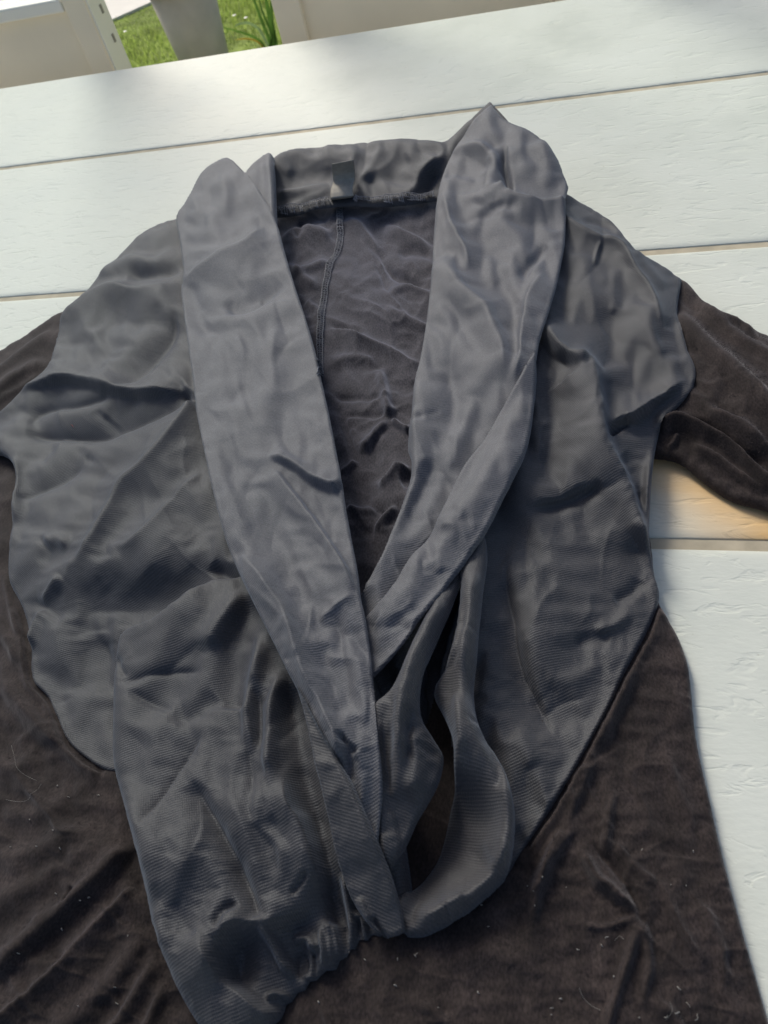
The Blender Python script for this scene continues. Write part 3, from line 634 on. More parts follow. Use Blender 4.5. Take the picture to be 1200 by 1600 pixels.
sheet('left_front', '300,325 275,338 250,345 215,362 180,392 145,425 110,465 92,490 80,540 62,580 30,610 0,640 -40,660 -60,690 -40,715 0,706 18,722 24,745 16,800 8,870 10,905 30,945 42,1000 50,1060 75,1090 105,1155 130,1180 170,1203 260,1200 360,1120 470,1060 520,960 500,800 420,500 360,360',
  '275,340,34 145,425,26 92,490,22 30,610,15 -20,690,12 250,500,36 150,600,32 280,650,36 60,750,25 18,850,14 300,850,38 130,850,34 100,950,26 35,960,11 60,1075,10 110,1160,10 165,1195,11 100,1030,20 150,1040,14 150,1150,11 250,1000,26 220,1150,18 350,1100,24 450,1050,28 400,800,40 420,500,40', 62, M_CHIF, jk,
  post=[('305,625 265,680 230,722 196,755 170,800 150,835 125,872 104,892', 2.4, 9, 7, 's', (0.03, 0.2)), ('322,730 280,775 245,815 215,842 185,860', 1.9, 6, 7, 's'), ('80,512 110,482 170,450 215,456 283,446', 1.8, 6, 10, 's'), ('25,610 67,600 101,592 139,597 173,608 221,616 267,613 303,605', 2.2, 13, 3, 's', (0.1, 0.05)), ('43,667 59,645 88,636 120,633 149,623 176,608', -1.7, 5, 5, 's'), ('38,676 80,681 125,684 160,681 192,669 240,648 280,627 300,610', -2.4, 10, 4, 's', (0.1, 0.05)), ('20,782 60,765 100,746 128,722', -1.3, 6, 4, 's'), ('274,480 268,525 243,557 210,587 175,608', -2.2, 11, 5, 's'), ('195,425 240,428 282,420', -1.5, 6, 5, 's'), ('40,1010 55,975 70,950', 1.5, 5, 6, 's'), ('72,935 84,915 100,900', 1.5, 5, 6, 's')],
  ridges=[('80,512 110,482 170,450 215,456 283,446', 8, 12, 38, 's'), ('140,425 203,408 247,414 280,400', 4, 10, 12), ('195,425 240,428 282,420', -5, 10, 8), ('150,480 215,500 265,490', -4, 22, 25), ('274,480 268,525 243,557 210,587 175,608', -6, 30, 12, 's'),
   ('25,610 67,600 101,592 139,597 173,608 221,616 267,613 303,605', 6.5, 26, 5, 'g'), ('43,667 59,645 88,636 120,633 149,623 176,608', -4, 10, 10, 's'), ('38,676 80,681 125,684 160,681 192,669 240,648 280,627 300,610', -7, 24, 11, 's', (.15, .05)),
   ('305,625 265,680 230,722 196,755 170,800 150,835 125,872 104,892', 7, 26, 22, 's', (.05, .2)), ('322,730 280,775 245,815 215,842 185,860', 5.5, 14, 18, 's'), ('20,782 60,765 100,746 128,722', -3.5, 12, 8, 's'), ('128,715 138,718 146,722', -1, 5, 5), ('150,640 170,660 185,672', -2, 8, 5),
   ('28,700 22,760 25,820', 3, 10, 10), ('70,850 88,842 108,852', 4, 10, 10), ('65,945 80,920 100,900', 4, 9, 12, 's'), ('40,1010 55,975 70,950',4,8,12,'s'), ('20,905 60,890 110,905 200,895 270,880 330,860', 4, 34, 30), ('120,950 200,945 262,930 335,890', -4.5, 60, 30), ('165,990 158,1040 155,1100 155,1160', -11, 24, 14), ('412,930 385,985 372,1040 366,1090 366,1115', -11, 24, 16, 'g', (.2, .1)), ('385,915 345,975 315,1020', 6, 18, 14), ('330,880 360,900 390,920', -5, 14, 14), ],
  bumps=[(75, 868, 13, 15, -6), (95, 1020, 34, 40, 15), (75, 1065, 14, 18, -4), (108, 1110, 22, 14, 4), (150, 770, 20, 18, -2.5), (215, 770, 22, 16, -3), (290, 800, 20, 20, -2.5), (270, 910, 16, 10, -2.5), (255, 700, 60, 40, 1.5),],
  crease=[(75, 51, 0.8, 40, 1.6), (30, 57, 0.25, -30, 1.5)], roll=6, noise=0.5, broad=3.6, gain=1.2, folds=(50, 135, 30), relax=((6, 90, 0.016, 0.02, 0.04), (3, 80, 0.012, 0.025, 0.06), (2, 60, 0.001, 0.05, 0.05)))

sheet('hem_pouch', '181,984 173,1025 170,1060 169,1110 168,1160 172,1204 185,1255 200,1320 215,1385 232,1450 252,1505 275,1555 310,1610 350,1632 400,1610 432,1588 441,1566 452,1562 462,1548 474,1546 482,1532 492,1530 506,1514 520,1511 527,1497 538,1492 546,1480 553,1481 560,1466 572,1468 580,1458 594,1462 602,1452 625,1456 640,1400 610,1200 560,1000 480,900 420,880 385,893 335,897 290,915 255,938 222,962 198,970',
  '185,985,34 190,1100,34 180,1200,34 262,940,40 335,900,42 250,1000,40 220,1150,38 350,1100,42 450,1150,40 215,1300,38 300,1300,42 450,1350,38 270,1480,38 350,1480,36 290,1570,30 240,1500,34 310,1620,22 350,1610,26 430,1580,15 510,1510,14 560,1450,16 625,1450,17 550,1300,34 420,900,42 240,1420,32', 55, M_CHIF, jk,
  post=[('180,1067 205,1062 233,1053 317,1048', -1.4, 5, 6, 's'), ('320,1140 300,1168 260,1230 215,1292', -1.8, 7, 4, 's'), ('300,1222 337,1283 358,1325 387,1387 404,1440', -2.8, 11, 4, 's'), ('440,1200 450,1260 475,1292 496,1358 512,1429 519,1505', 2.2, 16, 5, 's', (0.2, 0.03)), ('310,1470 340,1520 380,1560 420,1588', 2.2, 12, 4, 's'), ('387,1110 387,1165 392,1250', -1.3, 4, 4, 's'), ('202,1080 235,1096 272,1112', -1.0, 7, 4, 's'), ('178,1018 186,1040 196,1060', -1.5, 4, 3, 's'), ('415,1090 408,1150 420,1230', 1.4, 6, 6, 's'), ('335,1472 365,1442 405,1440 440,1430', 2, 9, 4, 's')],
  ridges=[('190,990 225,972 262,952 300,925 330,912', 4, 10, 30), ('180,1067 205,1062 233,1053 317,1048', -2.5, 8, 12, 's'), ('202,1080 235,1096 272,1112', -2, 9, 7), ('178,1018 186,1040 196,1060', -1.2, 6, 5), ('412,930 385,985 372,1040 366,1090 366,1115', -9, 30, 20, 'g', (.2, .1)), ('385,915 345,975 315,1020', 7, 18, 14), ('290,1120 250,1130 215,1160', 3, 22, 22), ('260,1120 300,1120 340,1085', -5, 15, 12),
   ('410,985 402,1050 388,1110 387,1180', 7, 9, 10), ('442,1040 428,1095 420,1180 425,1230', 8, 11, 13), ('395,1060 405,1120 400,1170', -4, 7, 7), ('460,1060 465,1150 490,1260 512,1370 527,1450', -8, 22, 20, 'g', (.1, .05)), ('320,1140 300,1168 260,1230 215,1292', -4, 14, 9, 's'), ('312,1152 270,1225 225,1290', 3, 5, 12, 's'),
   ('300,1222 337,1283 358,1325 387,1387 404,1440', -6, 22, 12, 'g', (.1, .1)), ('350,1230 385,1300 410,1380', 4, 12, 12), ('405,1220 402,1280 440,1330 432,1390', 3, 8, 10), ('440,1200 450,1260 475,1292 496,1358 512,1429 519,1512', 8, 44, 12, 'g', (.2, 0)), ('450,1400 470,1380 480,1360', -3, 6, 6),
   ('533,1360 545,1400 552,1445 548,1490', 9, 7, 6, 'g', (.3, 0)), ('556,1420 568,1445 572,1468', 6, 5, 5, 'g', (.3, 0)), ('522,1440 528,1480 527,1515', 5, 4, 4, 'g', (.3, 0)), ('540,1440 541,1480 543,1500', -5, 3, 3), ('562,1430 562,1455 562,1472', -5, 3, 3, 'g', (.3, 0)), ('582,1410 588,1440 590,1462', 5, 4, 4, 'g', (.3, 0)), ('500,1450 508,1490 506,1516', 5, 5, 4, 'g', (.3, 0)), ('488,1480 492,1505 492,1530', -5, 4, 3, 'g', (.3, 0)),
   ('300,1440 325,1495 358,1538 395,1572 428,1592', 7, 42, 14, 'g', (.2, 0)), ('326,1478 348,1450 375,1438 405,1440 440,1432 485,1412', 6, 34, 14, 'g'), ('335,1452 345,1425 372,1408', -5, 8, 8), ('405,1440 425,1470 440,1500 458,1530', 8, 8, 8), ('412,1562 428,1552 445,1556 448,1566', 4, 5, 5), ('455,1470 480,1470 495,1490', 6, 9, 6), ('470,1520 482,1530 492,1526', 3, 5, 4), ('240,1380 280,1440 300,1470', -3, 20, 16), ('200,1230 225,1320 255,1420', 5, 18, 26)],
  bumps=[(372, 1508, 30, 52, -12, 25), (471, 1507, 9, 15, -11), (425, 1290, 22, 14, -6)], crease=[(75, 51, 0.8, 40, 1.6)], roll=24, maxdrop=10, noise=0.5, broad=2.6, gain=0.9, clear=1.2, folds=(16, 110, 30), relax=((6, 90, 0.012, 0.02, 0.05), (3, 80, 0.006, 0.03, 0.07), (2, 50, 0.001, 0.05, 0.06)))

sheet('right_front', '860,300 886,300 905,310 940,330 965,352 990,380 1030,405 1066,432 1060,470 1062,500 1075,545 1087,578 1082,605 1060,632 1036,655 1024,700 1018,760 1016,830 1023,890 1031,930 1010,985 980,1040 950,1105 920,1160 880,1230 845,1285 818,1325 803,1348 790,1370 760,1396 735,1412 690,1440 650,1455 631,1458 612,1440 600,1400 590,1300 585,1180 556,1060 562,985 610,925 660,870 740,800 780,650 820,500 840,400',
  '890,305,40 960,350,34 1066,435,22 1082,590,20 1036,660,14 1018,780,11 1030,930,9 980,1040,10 920,1160,10 850,1280,10 815,1330,10 900,500,36 990,500,32 850,700,36 930,700,34 985,760,22 900,860,23 800,1000,28 850,900,29 960,930,14 880,1080,17 960,860,17 780,1150,30 835,1220,16 800,1290,26 750,1380,22 650,1450,14 700,1428,18 620,1400,14 690,900,34 640,1200,20 720,1250,14 745,980,32 742,1080,28 760,1180,22', 52, M_CHIF, jk,
  post=[('884,340 892,346 929,369 969,381 990,414 1016,454 1038,512', 2.0, 5, 7, 's', (0, 0.2)), ('905,550 925,565 932,600 940,638 943,676 958,710 972,738 994,800 1012,862', 3.2, 22, 5, 's', (0.1, 0.15)), ('790,890 800,960 818,1050 848,1112 872,1165', -2.4, 14, 5, 's'), ('950,668 1000,642 1040,615 1078,588', 2.2, 10, 5, 's'), ('945,672 965,668 985,655', -1.8, 4, 4, 's'), ('850,795 900,783 950,762 980,750', -1.2, 9, 5, 's'), ('940,378 932,395 928,415', 0.8, 2, 2, 's'), ('1005,905 990,925 960,940', -1.4, 6, 4, 's'), ('840,1130 880,1100 930,1085', -1.0, 8, 5, 's'), ('850,505 870,535 900,552 925,556', 1.8, 6, 9, 's')],
  ridges=[('884,340 892,346 929,369 969,381 990,414 1016,454 1038,512 1045,530', 5, 10, 13, 's', (0, .2)), ('905,345 940,350 965,362', -2.5, 6, 6), ('990,385 1020,425 1045,450', 3, 8, 8), ('940,375 932,395 928,415', 1.5, 3, 3), ('848,500 862,528 885,548 925,558', 8, 12, 22), ('890,545 925,565 932,600 940,638 943,676 958,710 972,738 994,800 1012,862', 10, 46, 11, 'g', (.1, .15)),
   ('856,590 862,680 850,760', -5, 12, 22), ('950,668 1000,642 1040,615 1078,588', 8, 26, 10), ('945,672 965,668 985,655', -5, 8, 6), ('1010,470 1020,520 1040,570', 4, 14, 10), ('960,480 955,530 950,580', -4, 22, 18), ('820,800 880,790 950,760', -3, 10, 12), ('1025,700 1012,760 1010,840 1018,890', 4, 8, 8), ('975,740 1000,780 1012,830', -4, 9, 8),
   ('790,890 800,960 818,1050 848,1112 872,1165', -5, 40, 18, 's'), ('780,965 800,1040 820,1110 850,1160', -5, 30, 18), ('1005,905 990,925 960,940', -3, 12, 8), ('930,985 960,975 990,950', 3, 10, 10), ('900,1010 930,1000 955,1005', -2.5, 12, 12), ('850,1060 900,1060 940,1030', 2, 14, 14), ('800,1140 818,1160 836,1200', 2.5, 16, 14),
   ('718,900 703,960 688,1010 676,1060 680,1110 694,1180 698,1220', -24, 16, 13, 'g', (.05, 0)), ('700,1060 712,1100 716,1150', 6, 10, 10)],
  bumps=[(672, 1315, 46, 66, -24, 15), (640, 1390, 32, 40, -22), (612, 1320, 26, 70, -18), (650, 1200, 26, 60, -16), (745, 1310, 32, 32, -15), (900, 870, 26, 16, -3), (990, 870, 20, 18, -2), (910, 1000, 10, 10, -1.5), (860, 1150, 22, 26, -2)],
  crease=[(80, 61, 0.6, 60, 1.7), (34, 67, 0.2, 0, 1.5)], roll=6, noise=0.5, zr=3, broad=3.0, gain=1.15, relax=((6, 90, 0.016, 0.02, 0.04), (3, 80, 0.012, 0.025, 0.06), (2, 60, 0.001, 0.05, 0.05)), folds=(40, 70, 35), hole='690,1065 700,1130 710,1200 718,1250 716,1300 704,1340 676,1376 640,1400 600,1412 580,1330 600,1200 650,1170')

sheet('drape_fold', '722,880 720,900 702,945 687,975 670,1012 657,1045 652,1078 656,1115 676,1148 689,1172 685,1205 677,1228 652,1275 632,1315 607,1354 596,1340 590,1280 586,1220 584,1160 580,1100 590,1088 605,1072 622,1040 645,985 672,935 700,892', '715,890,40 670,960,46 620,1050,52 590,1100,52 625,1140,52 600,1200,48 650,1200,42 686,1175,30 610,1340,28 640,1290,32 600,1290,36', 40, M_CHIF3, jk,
  ridges=[('715,890 690,940 665,985 645,1030 632,1080 627,1120 624,1160 620,1210 612,1250', 7, 14, 12), ('640,1130 650,1170 650,1210 635,1250', 6, 16, 20), ('638,1100 636,1150 636,1190', -4, 6, 7), ('605,1120 608,1180 605,1240', -3, 5, 9), ('596,1110 600,1200 604,1300', -4, 5, 6)], roll=8, maxdrop=3.5, noise=0.4, clear=5)

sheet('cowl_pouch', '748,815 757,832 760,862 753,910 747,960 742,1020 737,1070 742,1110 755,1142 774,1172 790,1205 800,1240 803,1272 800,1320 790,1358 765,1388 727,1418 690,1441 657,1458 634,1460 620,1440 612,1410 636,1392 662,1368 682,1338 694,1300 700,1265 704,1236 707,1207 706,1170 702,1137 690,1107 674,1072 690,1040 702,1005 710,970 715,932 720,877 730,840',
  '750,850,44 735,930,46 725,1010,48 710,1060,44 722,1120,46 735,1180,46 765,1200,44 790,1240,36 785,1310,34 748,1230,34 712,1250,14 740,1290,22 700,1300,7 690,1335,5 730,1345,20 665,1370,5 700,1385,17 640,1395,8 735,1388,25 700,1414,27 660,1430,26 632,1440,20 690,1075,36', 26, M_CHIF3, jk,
  ridges=[('742,890 732,960 722,1030 722,1090 738,1150 765,1200', 4, 14, 12, 'g', (.1, .3)), ('780,1175 795,1230 797,1290 783,1350 745,1395 690,1425 645,1440', 7, 22, 10, 'g', (.2, .1)), ('712,1080 716,1130 722,1180', 4, 8, 10), ('745,1130 775,1190 785,1240', -4, 9, 9), ('728,930 718,1000 705,1050', -2, 5, 6)], roll=14, maxdrop=8, rollfrac=0.9, noise=0.3, clear=3, folds=(6, 100, 30), relax=((2, 50, 0.002, 0.03, 0.08),))

sheet('right_lapel', '768,163 778,178 800,193 830,205 855,222 873,245 880,265 888,285 885,298 882,310 884,318 882,380 872,430 858,480 842,530 838,556 828,605 805,660 775,712 745,757 725,797 700,835 675,880 635,930 600,975 570,1005 545,960 557,930 568,915 582,890 597,867 610,832 627,787 640,742 641,712 635,694 637,662 641,642 645,595 655,560 666,490 672,430 676,370 681,310 690,270 705,235 725,205 745,182',
  '768,163,66 830,205,58 885,290,45 882,400,44 840,540,48 690,270,44 672,430,42 640,650,40 600,870,40 565,930,40 780,260,54 760,400,46 740,560,44 700,700,40 670,800,38', 52, M_CHIF2, jk,
  post=[('683,395 715,445 750,477 772,512 786,552 782,600', 2.4, 10, 7, 's'), ('780,284 802,308 830,315 860,318 886,314', 2.2, 4, 9, 's', (0.1, 0)), ('856,420 830,458 818,500 812,560 800,600', 1.8, 3, 8, 's'), ('692,300 706,350 724,388 735,420', 1.6, 5, 5, 's'), ('788,222 792,262 800,305', -2.2, 4, 3, 's'), ('707,237 722,229 742,227 765,240', 1.8, 4, 9, 's'), ('640,655 660,650 690,640', -0.8, 4, 4, 's')],
  ridges=[('706,240 722,229 742,227 765,238 772,262 760,300', 5, 12, 10), ('788,222 792,262 800,305', -7, 9, 5), ('780,284 802,308 830,315 860,318 886,314', 7, 6, 24, 's', (.1, 0)), ('745,320 765,296 785,288', 4, 8, 10), ('747,342 780,325 815,318', -4, 7, 9), ('845,215 858,250 858,290', 4, 14, 10), ('855,380 832,410 812,436', -6, 9, 7), ('692,300 706,350 724,388 735,420', 4, 10, 9, 's'), ('683,395 715,445 750,477 772,512 786,552 782,600', 8, 28, 16, 'g', (.1, .2)),
   ('856,420 830,458 818,500 812,560 790,610', 5, 8, 22, 's'), ('770,440 800,470 800,530', -5, 16, 12), ('640,655 652,652 662,648', -1.2, 6, 7), ('655,590 648,670 652,740 632,800 602,865 575,912', 6, 10, 34, 'g', (.1, 0)), ('690,560 710,620 700,680', -3, 14, 14), ('740,620 720,680 690,750', 3, 12, 12), ('690,700 660,770 620,850', -5, 12, 14), ('720,250 700,290 690,330', 2, 10, 10)],
  bumps=[(737, 255, 18, 26, -7), (750, 372, 16, 10, -5), (835, 345, 36, 18, -6), (727, 497, 11, 9, -4), (790, 345, 20, 10, -3), (675, 715, 16, 18, -3), (760, 215, 14, 20, 3)], crease=[(60, 81, 0.4, 30, 1.5)], roll=3, rollfrac=0.6, maxdrop=2, clear=1.5, noise=0.4, broad=1.8, lb=6, folds=(30, 60, 40))

sheet('lapel_turnback', '836,548 838,575 836,605 828,670 815,712 790,762 757,828 725,875 700,910 680,935 652,970 632,1005 605,1034 580,1057 555,1040 548,980 567,962 585,941 610,909 635,872 665,834 685,798 705,758 725,720 755,680 785,630 812,590', '836,550,42 815,670,44 790,700,46 740,790,48 690,850,48 640,920,50 600,980,48 570,1030,44', 60, M_CHIF2, jk,
  ridges=[('825,590 795,670 740,770 665,868 600,955', 5, 16, 30, 'g', (.1, 0)), ('790,690 800,720 785,745', 2, 14, 14), ('700,790 720,815 740,810', -2.5, 10, 12), ('660,880 680,880 690,895', 2, 9, 12), ('580,1000 620,985 660,960', 1.5, 8, 8), ('690,830 670,860 665,900', -2, 10, 10)], crease=[(40, 71, 0.3, 50, 1.3)], roll=4, rollfrac=0.8, maxdrop=3, clear=2, noise=0.3, lb=9, folds=(10, 40, 50))

sheet('collar_peak', '380,272 397,250 410,240 422,236 427,242 428,290 430,345 425,352 405,340 385,300', '410,240,54 427,300,46 390,280,50 425,345,44', 30, M_CHIF2, jk, ridges=[('420,240 424,290 427,340', 3, 10, 3)], roll=4, rollfrac=0.5, noise=0.3)

sheet('left_lapel', '355,245 375,260 395,284 415,314 432,348 445,395 460,445 475,490 490,540 500,585 512,640 522,690 531,740 540,795 548,840 556,885 562,930 570,965 576,1010 580,1055 585,1095 590,1150 595,1200 596,1245 591,1297 588,1330 570,1292 545,1232 530,1193 505,1151 480,1106 455,1061 430,1011 405,961 380,911 360,866 345,821 330,761 315,691 305,641 300,591 292,531 285,481 281,447 284,428 279,375 273,336 285,316 298,293 312,268 332,253',
  '355,245,54 275,337,40 430,345,46 285,450,44 460,450,46 300,600,48 500,590,46 340,800,52 530,740,48 400,960,54 570,965,52 480,1105,52 585,1100,50 540,1200,48 590,1300,36', 70, M_CHIF2, jk,
  post=[('281,444 310,423 350,397 387,380 412,350', 2.2, 6, 9, 's'), ('418,712 452,725 482,745 528,766', 2.4, 10, 2.5, 's', (0.2, 0.05)), ('424,731 470,790 502,832 532,880 553,925', 1.7, 9, 3, 's'), ('367,861 397,891 423,923 447,960 458,995 474,1048 490,1083 517,1136 540,1197', 2.8, 9, 9, 's', (0.15, 0.1)), ('552,928 530,945 500,968', 1.0, 4, 3, 's'), ('525,1142 540,1156 560,1176', -1.7, 5, 3, 's'), ('350,470 366,482 390,480 413,463 440,440', -2.2, 8, 5, 's'), ('300,500 340,520 390,505', -0.9, 6, 6, 's'), ('440,800 470,880 500,960', 0.8, 9, 6, 's')],
  ridges=[('281,444 310,423 350,397 387,380 412,350', 6, 10, 24, 's'), ('350,470 366,482 390,480 413,463 440,440', -6, 16, 9, 'g'), ('330,505 380,495 430,478 455,470', 3, 8, 14), ('298,440 305,470 315,490', -2.5, 9, 9), ('418,712 452,725 482,745 528,766', 5.5, 22, 4, 'g', (.2, .05)), ('424,731 470,790 502,832 532,880 553,925', 3.5, 18, 5, 'g', (.1, .1)), ('367,861 397,891 423,923 447,960 458,995 474,1048 490,1083 517,1136 540,1197', 7, 24, 22, 's', (.15, .1)), ('552,928 530,945 500,968', 1.8, 7, 5, 's'), ('525,1142 540,1156 560,1176', -3.5, 8, 5), ('540,1160 548,1200 545,1225', -3, 6, 6),
   ('340,275 352,300 350,340', 3, 14, 10), ('300,300 310,330 290,345',2,9,9), ('395,520 420,600 400,680', 1.5, 20, 20), ('430,510 425,560 430,610', 1.5, 7, 7), ('330,700 380,640 440,600', 1.2, 20, 20), ('440,660 450,700 490,720', -2, 9, 7), ('390,800 430,850 470,960', -2.5, 20, 20), ('545,990 565,1060 570,1140', 3, 16, 10), ('500,1000 520,1080 540,1130', -2, 16, 14)],
  bumps=[(360, 452, 26, 14, -3), (330, 310, 20, 24, -2), (350, 620, 30, 30, 1.2)], crease=[(70, 91, 0.9, 55, 1.4), (32, 97, 0.35, 20, 1.2)], roll=3, rollfrac=0.6, maxdrop=2.5, clear=1.5, noise=0.4, broad=1.3, lb=7, folds=(44, 60, 40))

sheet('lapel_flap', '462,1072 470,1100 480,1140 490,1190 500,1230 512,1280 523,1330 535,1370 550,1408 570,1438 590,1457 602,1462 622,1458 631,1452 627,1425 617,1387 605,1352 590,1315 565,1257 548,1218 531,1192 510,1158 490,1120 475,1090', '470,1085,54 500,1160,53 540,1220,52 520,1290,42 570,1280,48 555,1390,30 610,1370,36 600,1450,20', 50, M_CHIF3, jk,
  ridges=[('500,1150 545,1230 575,1300 605,1370 624,1430', 3, 18, 4, 's'), ('578,1432 588,1446 600,1460', -4, 4, 4, 'g', (.2, 0)), ('560,1400 575,1435 590,1456', 3, 6, 5, 'g', (.2, 0)), ('520,1250 540,1330 565,1390', -2, 16, 16)], roll=5, rollfrac=0.6, maxdrop=2.5, clear=2, noise=0.4)
def strip_pts(s, step):
    p = curve(parse(s), step=step); return p
def serge(name, s, width, up=0.3):
    """overlock stitching: crossing thread loops along a seam, lying on the cloth"""
    p = curve(parse(s), step=1.0); L = np.concatenate([[0], np.cumsum(np.hypot(*(p[1:]-p[:-1]).T))])
    vs, fs = [], []
    def tube(pts, r):
        k0 = len(vs)
        for i, q in enumerate(pts):
            t = (pts[min(i+1, len(pts)-1)]-pts[max(i-1, 0)]).normalized(); a = t.cross(Vector((0.3, 0.2, 1))).normalized(); b = t.cross(a)
            for j in range(4):
                an = j*math.pi/2; vs.append(q+a*(r*math.cos(an))+b*(r*math.sin(an)))
        for i in range(len(pts)-1):
            for j in range(4):
                fs.append((k0+4*i+j, k0+4*i+(j+1) % 4, k0+4*i+4+(j+1) % 4, k0+4*i+4+j))
    def at(d, off, dz):
        i = min(len(p)-2, max(0, int(np.searchsorted(L, d))-1)); tt = p[i+1]-p[i]; tt = tt/max(np.hypot(*tt), 1e-6)
        u = p[i][0]-tt[1]*off; v = p[i][1]+tt[0]*off
        return on_cloth(u, v, dz+up/1000)
    d = 1.0
    while d < L[-1]-2:
        j = lambda q=0.6: random.uniform(-q, q); w_ = width/2*random.uniform(0.8, 1.15)
        tube([at(d+j(), -w_, .00028), at(d+1.2+j(), -w_*0.4, .0016), at(d+1.6+j(), w_*0.4, .0017), at(d+2.8+j(), w_+j(.8), .00028)], .0003)
        if random.random() < .75: tube([at(d+2.6+j(), -w_*.9, .0005), at(d+1.6+j(), 0, .0020), at(d+.4+j(), w_*.95, .0005)], .00026)
        d += random.uniform(2.9, 3.4)
    for off in (-width*.45, width*.42, 0.1):
        tube([at(x, off+random.uniform(-.5, .5), .0011) for x in np.arange(0, L[-1], 2.5)], .00028)
    return mesh_obj(name, vs, fs, M_THREAD, jk)
serge('serged_seam', '430,328 445,326 470,322 492,317 505,314 516,312', 10, 1.2)
serge('serged_seam', '553,307 562,311 580,312 600,310 620,308 640,305 660,304 680,302', 8, 1.2)
serge('serged_seam', '531,322 531,350 530,380 524,398 515,416 510,440 505,468 502,500 500,540 501,590', 10)

# folded satin label sewn in the neck seam
rows = [(518.5, 256, 552.5, 249.5, 13), (519, 264, 553.5, 257.5, 11.5), (520, 274, 554.5, 268, 8), (521, 284, 555, 277.5, 4.5), (519.5, 290, 553.5, 284, 3.5), (517.5, 296, 551.5, 291, 4), (516.5, 303, 551, 299, 5), (517, 310, 553, 305.5, 5), (518, 317, 556, 312, 4)]
rows = [r[:4]+(1000*min(on_cloth(r[0], r[1]).z, on_cloth(r[2], r[3]).z)+r[4],) for r in rows]
lv, lf = [], []; NX_ = 8
fine = []
for i in range(len(rows)-1):
    for j in range(4):
        t = j/4; fine.append([a_*(1-t)+b_*t for a_, b_ in zip(rows[i], rows[i+1])])
fine.append(list(rows[-1]))
for (ua, va, ub, vb, z) in fine:
    for i in range(NX_+1):
        t = i/NX_; lv.append(P(ua+(ub-ua)*t, va+(vb-va)*t, z/1000+.0006*math.sin(t*3.1)))
for i in range(len(fine)-1):
    for j in range(NX_): k = i*(NX_+1)+j; lf.append((k, k+1, k+NX_+2, k+NX_+1))
lb = mesh_obj('neck_label', lv, lf, M_LABEL, jk, label='small blank satin grey label at the back neck')
md = lb.modifiers.new('thickness', 'SOLIDIFY'); md.thickness = .0004

# lint and loose fibres caught on the brown jersey
vs, fs = [], []
def fibre(pts, r):
    k0 = len(vs)
    for i, q in enumerate(pts):
        t = (pts[min(i+1, len(pts)-1)]-pts[max(i-1, 0)]).normalized(); a = t.cross(Vector((0.3, 0.2, 1))).normalized(); b = t.cross(a)
        for j in range(3): vs.append(q+a*(r*math.cos(j*2.094))+b*(r*math.sin(j*2.094)))
    for i in range(len(pts)-1):
        for j in range(3): fs.append((k0+3*i+j, k0+3*i+(j+1) % 3, k0+3*i+3+(j+1) % 3, k0+3*i+3+j))
def speck(u, v, s, dirn=None):
    an = random.uniform(0, 6.28) if dirn is None else dirn
    pts = []
    for i in range(5):
        t = i/4-.5; an += random.uniform(-.5, .5); uu = u+math.cos(an)*t*s; vv = v+math.sin(an)*t*s
        pts.append(on_cloth(uu, vv, .0006+.0004*math.sin(i)))
    fibre(pts, random.uniform(.00013, .00026))
for u, v, s in ((752, 1415, 4), (651, 1492, 7), (649, 1494, 5), (622, 1499, 4), (571, 1500, 4), (763, 1448, 3), (834, 1395, 2), (903, 1484, 4), (940, 1478, 6), (948, 1465, 6), (876, 1560, 4), (862, 1575, 5), (1003, 1328, 3), (1083, 1330, 3), (836, 1418, 2), (747, 1551, 4), (618, 1540, 4), (499, 1566, 3),
                (138, 1402, 3), (108, 1246, 4), (154, 1243, 4), (95, 1451, 3), (32, 1491, 3), (95, 1326, 3), (17, 1324, 2), (201, 1463, 3), (182, 1568, 6), (1041, 1590, 6), (1060, 1545, 8), (1075, 1570, 10), (1090, 1590, 12), (1058, 1583, 8)): speck(u, v, s)
for _ in range(28):
    if random.random() < .62: u, v = random.uniform(640, 1140), random.uniform(1120, 1600)
    else: u, v = random.uniform(0, 200), random.uniform(1180, 1600)
    if u > 940+ (v-940)*.34 or (u > 600 and v < 1500-(u-640)*1.35+90): continue
    if u < 300 and u > 150+max(0, (v-1200))*.2: continue
    speck(u, v, random.uniform(0.8, 2.4))
for pts in ('18,1165 24,1185 32,1205 48,1216 58,1220', '10,1250 35,1252 52,1244 66,1226', '905,1545 912,1560 925,1572 938,1578', '1040,1595 1050,1580 1046,1566', '960,1470 968,1462 975,1468'):
    q = curve(parse(pts), step=4); fibre([on_cloth(u, v, .0008) for u, v in q], .00005)
mesh_obj('lint', vs, fs, M_LINT, kind='stuff', label='pale lint and loose hairs caught on the brown jersey')
vs, fs = [], []
speck(115, 667, 3); speck(113, 666, 3)
mesh_obj('lint_fluff', vs, fs, plain('pink_fluff', (0.45, 0.13, 0.11), .9, .2, .1, 90), kind='stuff', label='tiny pink fluff on the left front panel')

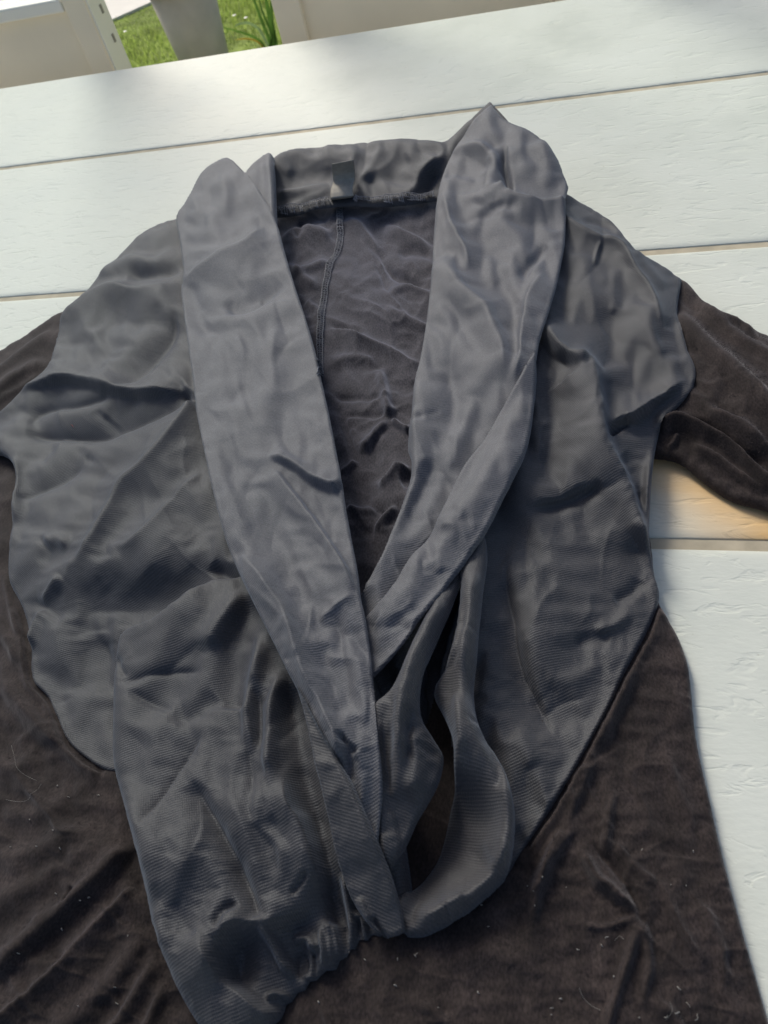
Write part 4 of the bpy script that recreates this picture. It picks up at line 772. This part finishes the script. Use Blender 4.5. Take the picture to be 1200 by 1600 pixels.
# soft nap standing off the jersey
def nap(name, region, n, parent, ln=(.0012, .003)):
    poly = parse(region); lo = poly.min(0); hi = poly.max(0)
    u = rng.uniform(lo[0], hi[0], n*3); v = rng.uniform(lo[1], hi[1], n*3); k = inside(poly, u, v); u, v = u[k][:n], v[k][:n]; n = len(u)
    iu = np.clip(((u-U0)/ST).astype(int), 0, NU-2); iv = np.clip(((v-V0)/ST).astype(int), 0, NV-2); fu = (u-U0)/ST-iu; fv = (v-V0)/ST-iv
    z = (HGT[iv, iu]*(1-fu)*(1-fv)+HGT[iv, iu+1]*fu*(1-fv)+HGT[iv+1, iu]*(1-fu)*fv+HGT[iv+1, iu+1]*fu*fv)
    zs = ZSG[iv, iu]; k = (z > 6) & (HGT[np.clip(iv-4, 0, NV-1), iu] > 5); u, v, z, zs = u[k], v[k], z[k], zs[k]; n = len(u)
    X, Y, Z = unproj(u, v, zs/1000); Z = z/1000
    an = rng.normal(0.6, 1.1, n); l_ = rng.uniform(*ln, n); a = np.stack([np.cos(an)*.75, np.sin(an)*.75, rng.uniform(.25, .8, n)], 1); a *= (l_/np.linalg.norm(a, axis=1))[:, None]
    p = np.stack([X, Y, Z-.0003], 1); wv = np.stack([-np.sin(an), np.cos(an), np.zeros(n)], 1)*.00007
    V3 = np.zeros((n, 4, 3)); V3[:, 0] = p-wv; V3[:, 1] = p+wv; V3[:, 2] = p+a*.6+wv*.7; V3[:, 3] = p+a+np.array([0, 0, -.0003])
    me = bpy.data.meshes.new(name); me.vertices.add(n*4); me.vertices.foreach_set('co', V3.astype(np.float32).ravel())
    me.loops.add(n*4); me.loops.foreach_set('vertex_index', np.arange(n*4, dtype=np.int32)); me.polygons.add(n); me.polygons.foreach_set('loop_start', np.arange(0, n*4, 4, dtype=np.int32)); me.update(calc_edges=True)
    me.materials.append(M_NAP); o = bpy.data.objects.new(name, me); link(o, parent, kind='stuff'); o.matrix_parent_inverse = Matrix.Translation(-Vector(parent.location)); return o
M_NAP = plain('brown_nap_fibre', (0.045, 0.036, 0.036), 0.8, 0.3, 0.4, 200)
nap('jersey_nap', '1066,432 1112,474 1170,496 1220,512 1220,800 1146,773 1074,722 1030,706 1040,650 1085,600', 7000, jk, (.0007, .0016))
nap('jersey_nap', '1030,935 1078,1040 1090,1150 1132,1335 1185,1530 1215,1640 450,1640 430,1590 520,1512 630,1460 740,1412 805,1350 920,1162', 14000, jk, (.0006, .0014))
nap('jersey_nap', '0,905 30,945 50,1060 105,1155 168,1202 200,1320 240,1470 310,1640 -10,1640 -10,905', 6000, jk, (.0006, .0013))
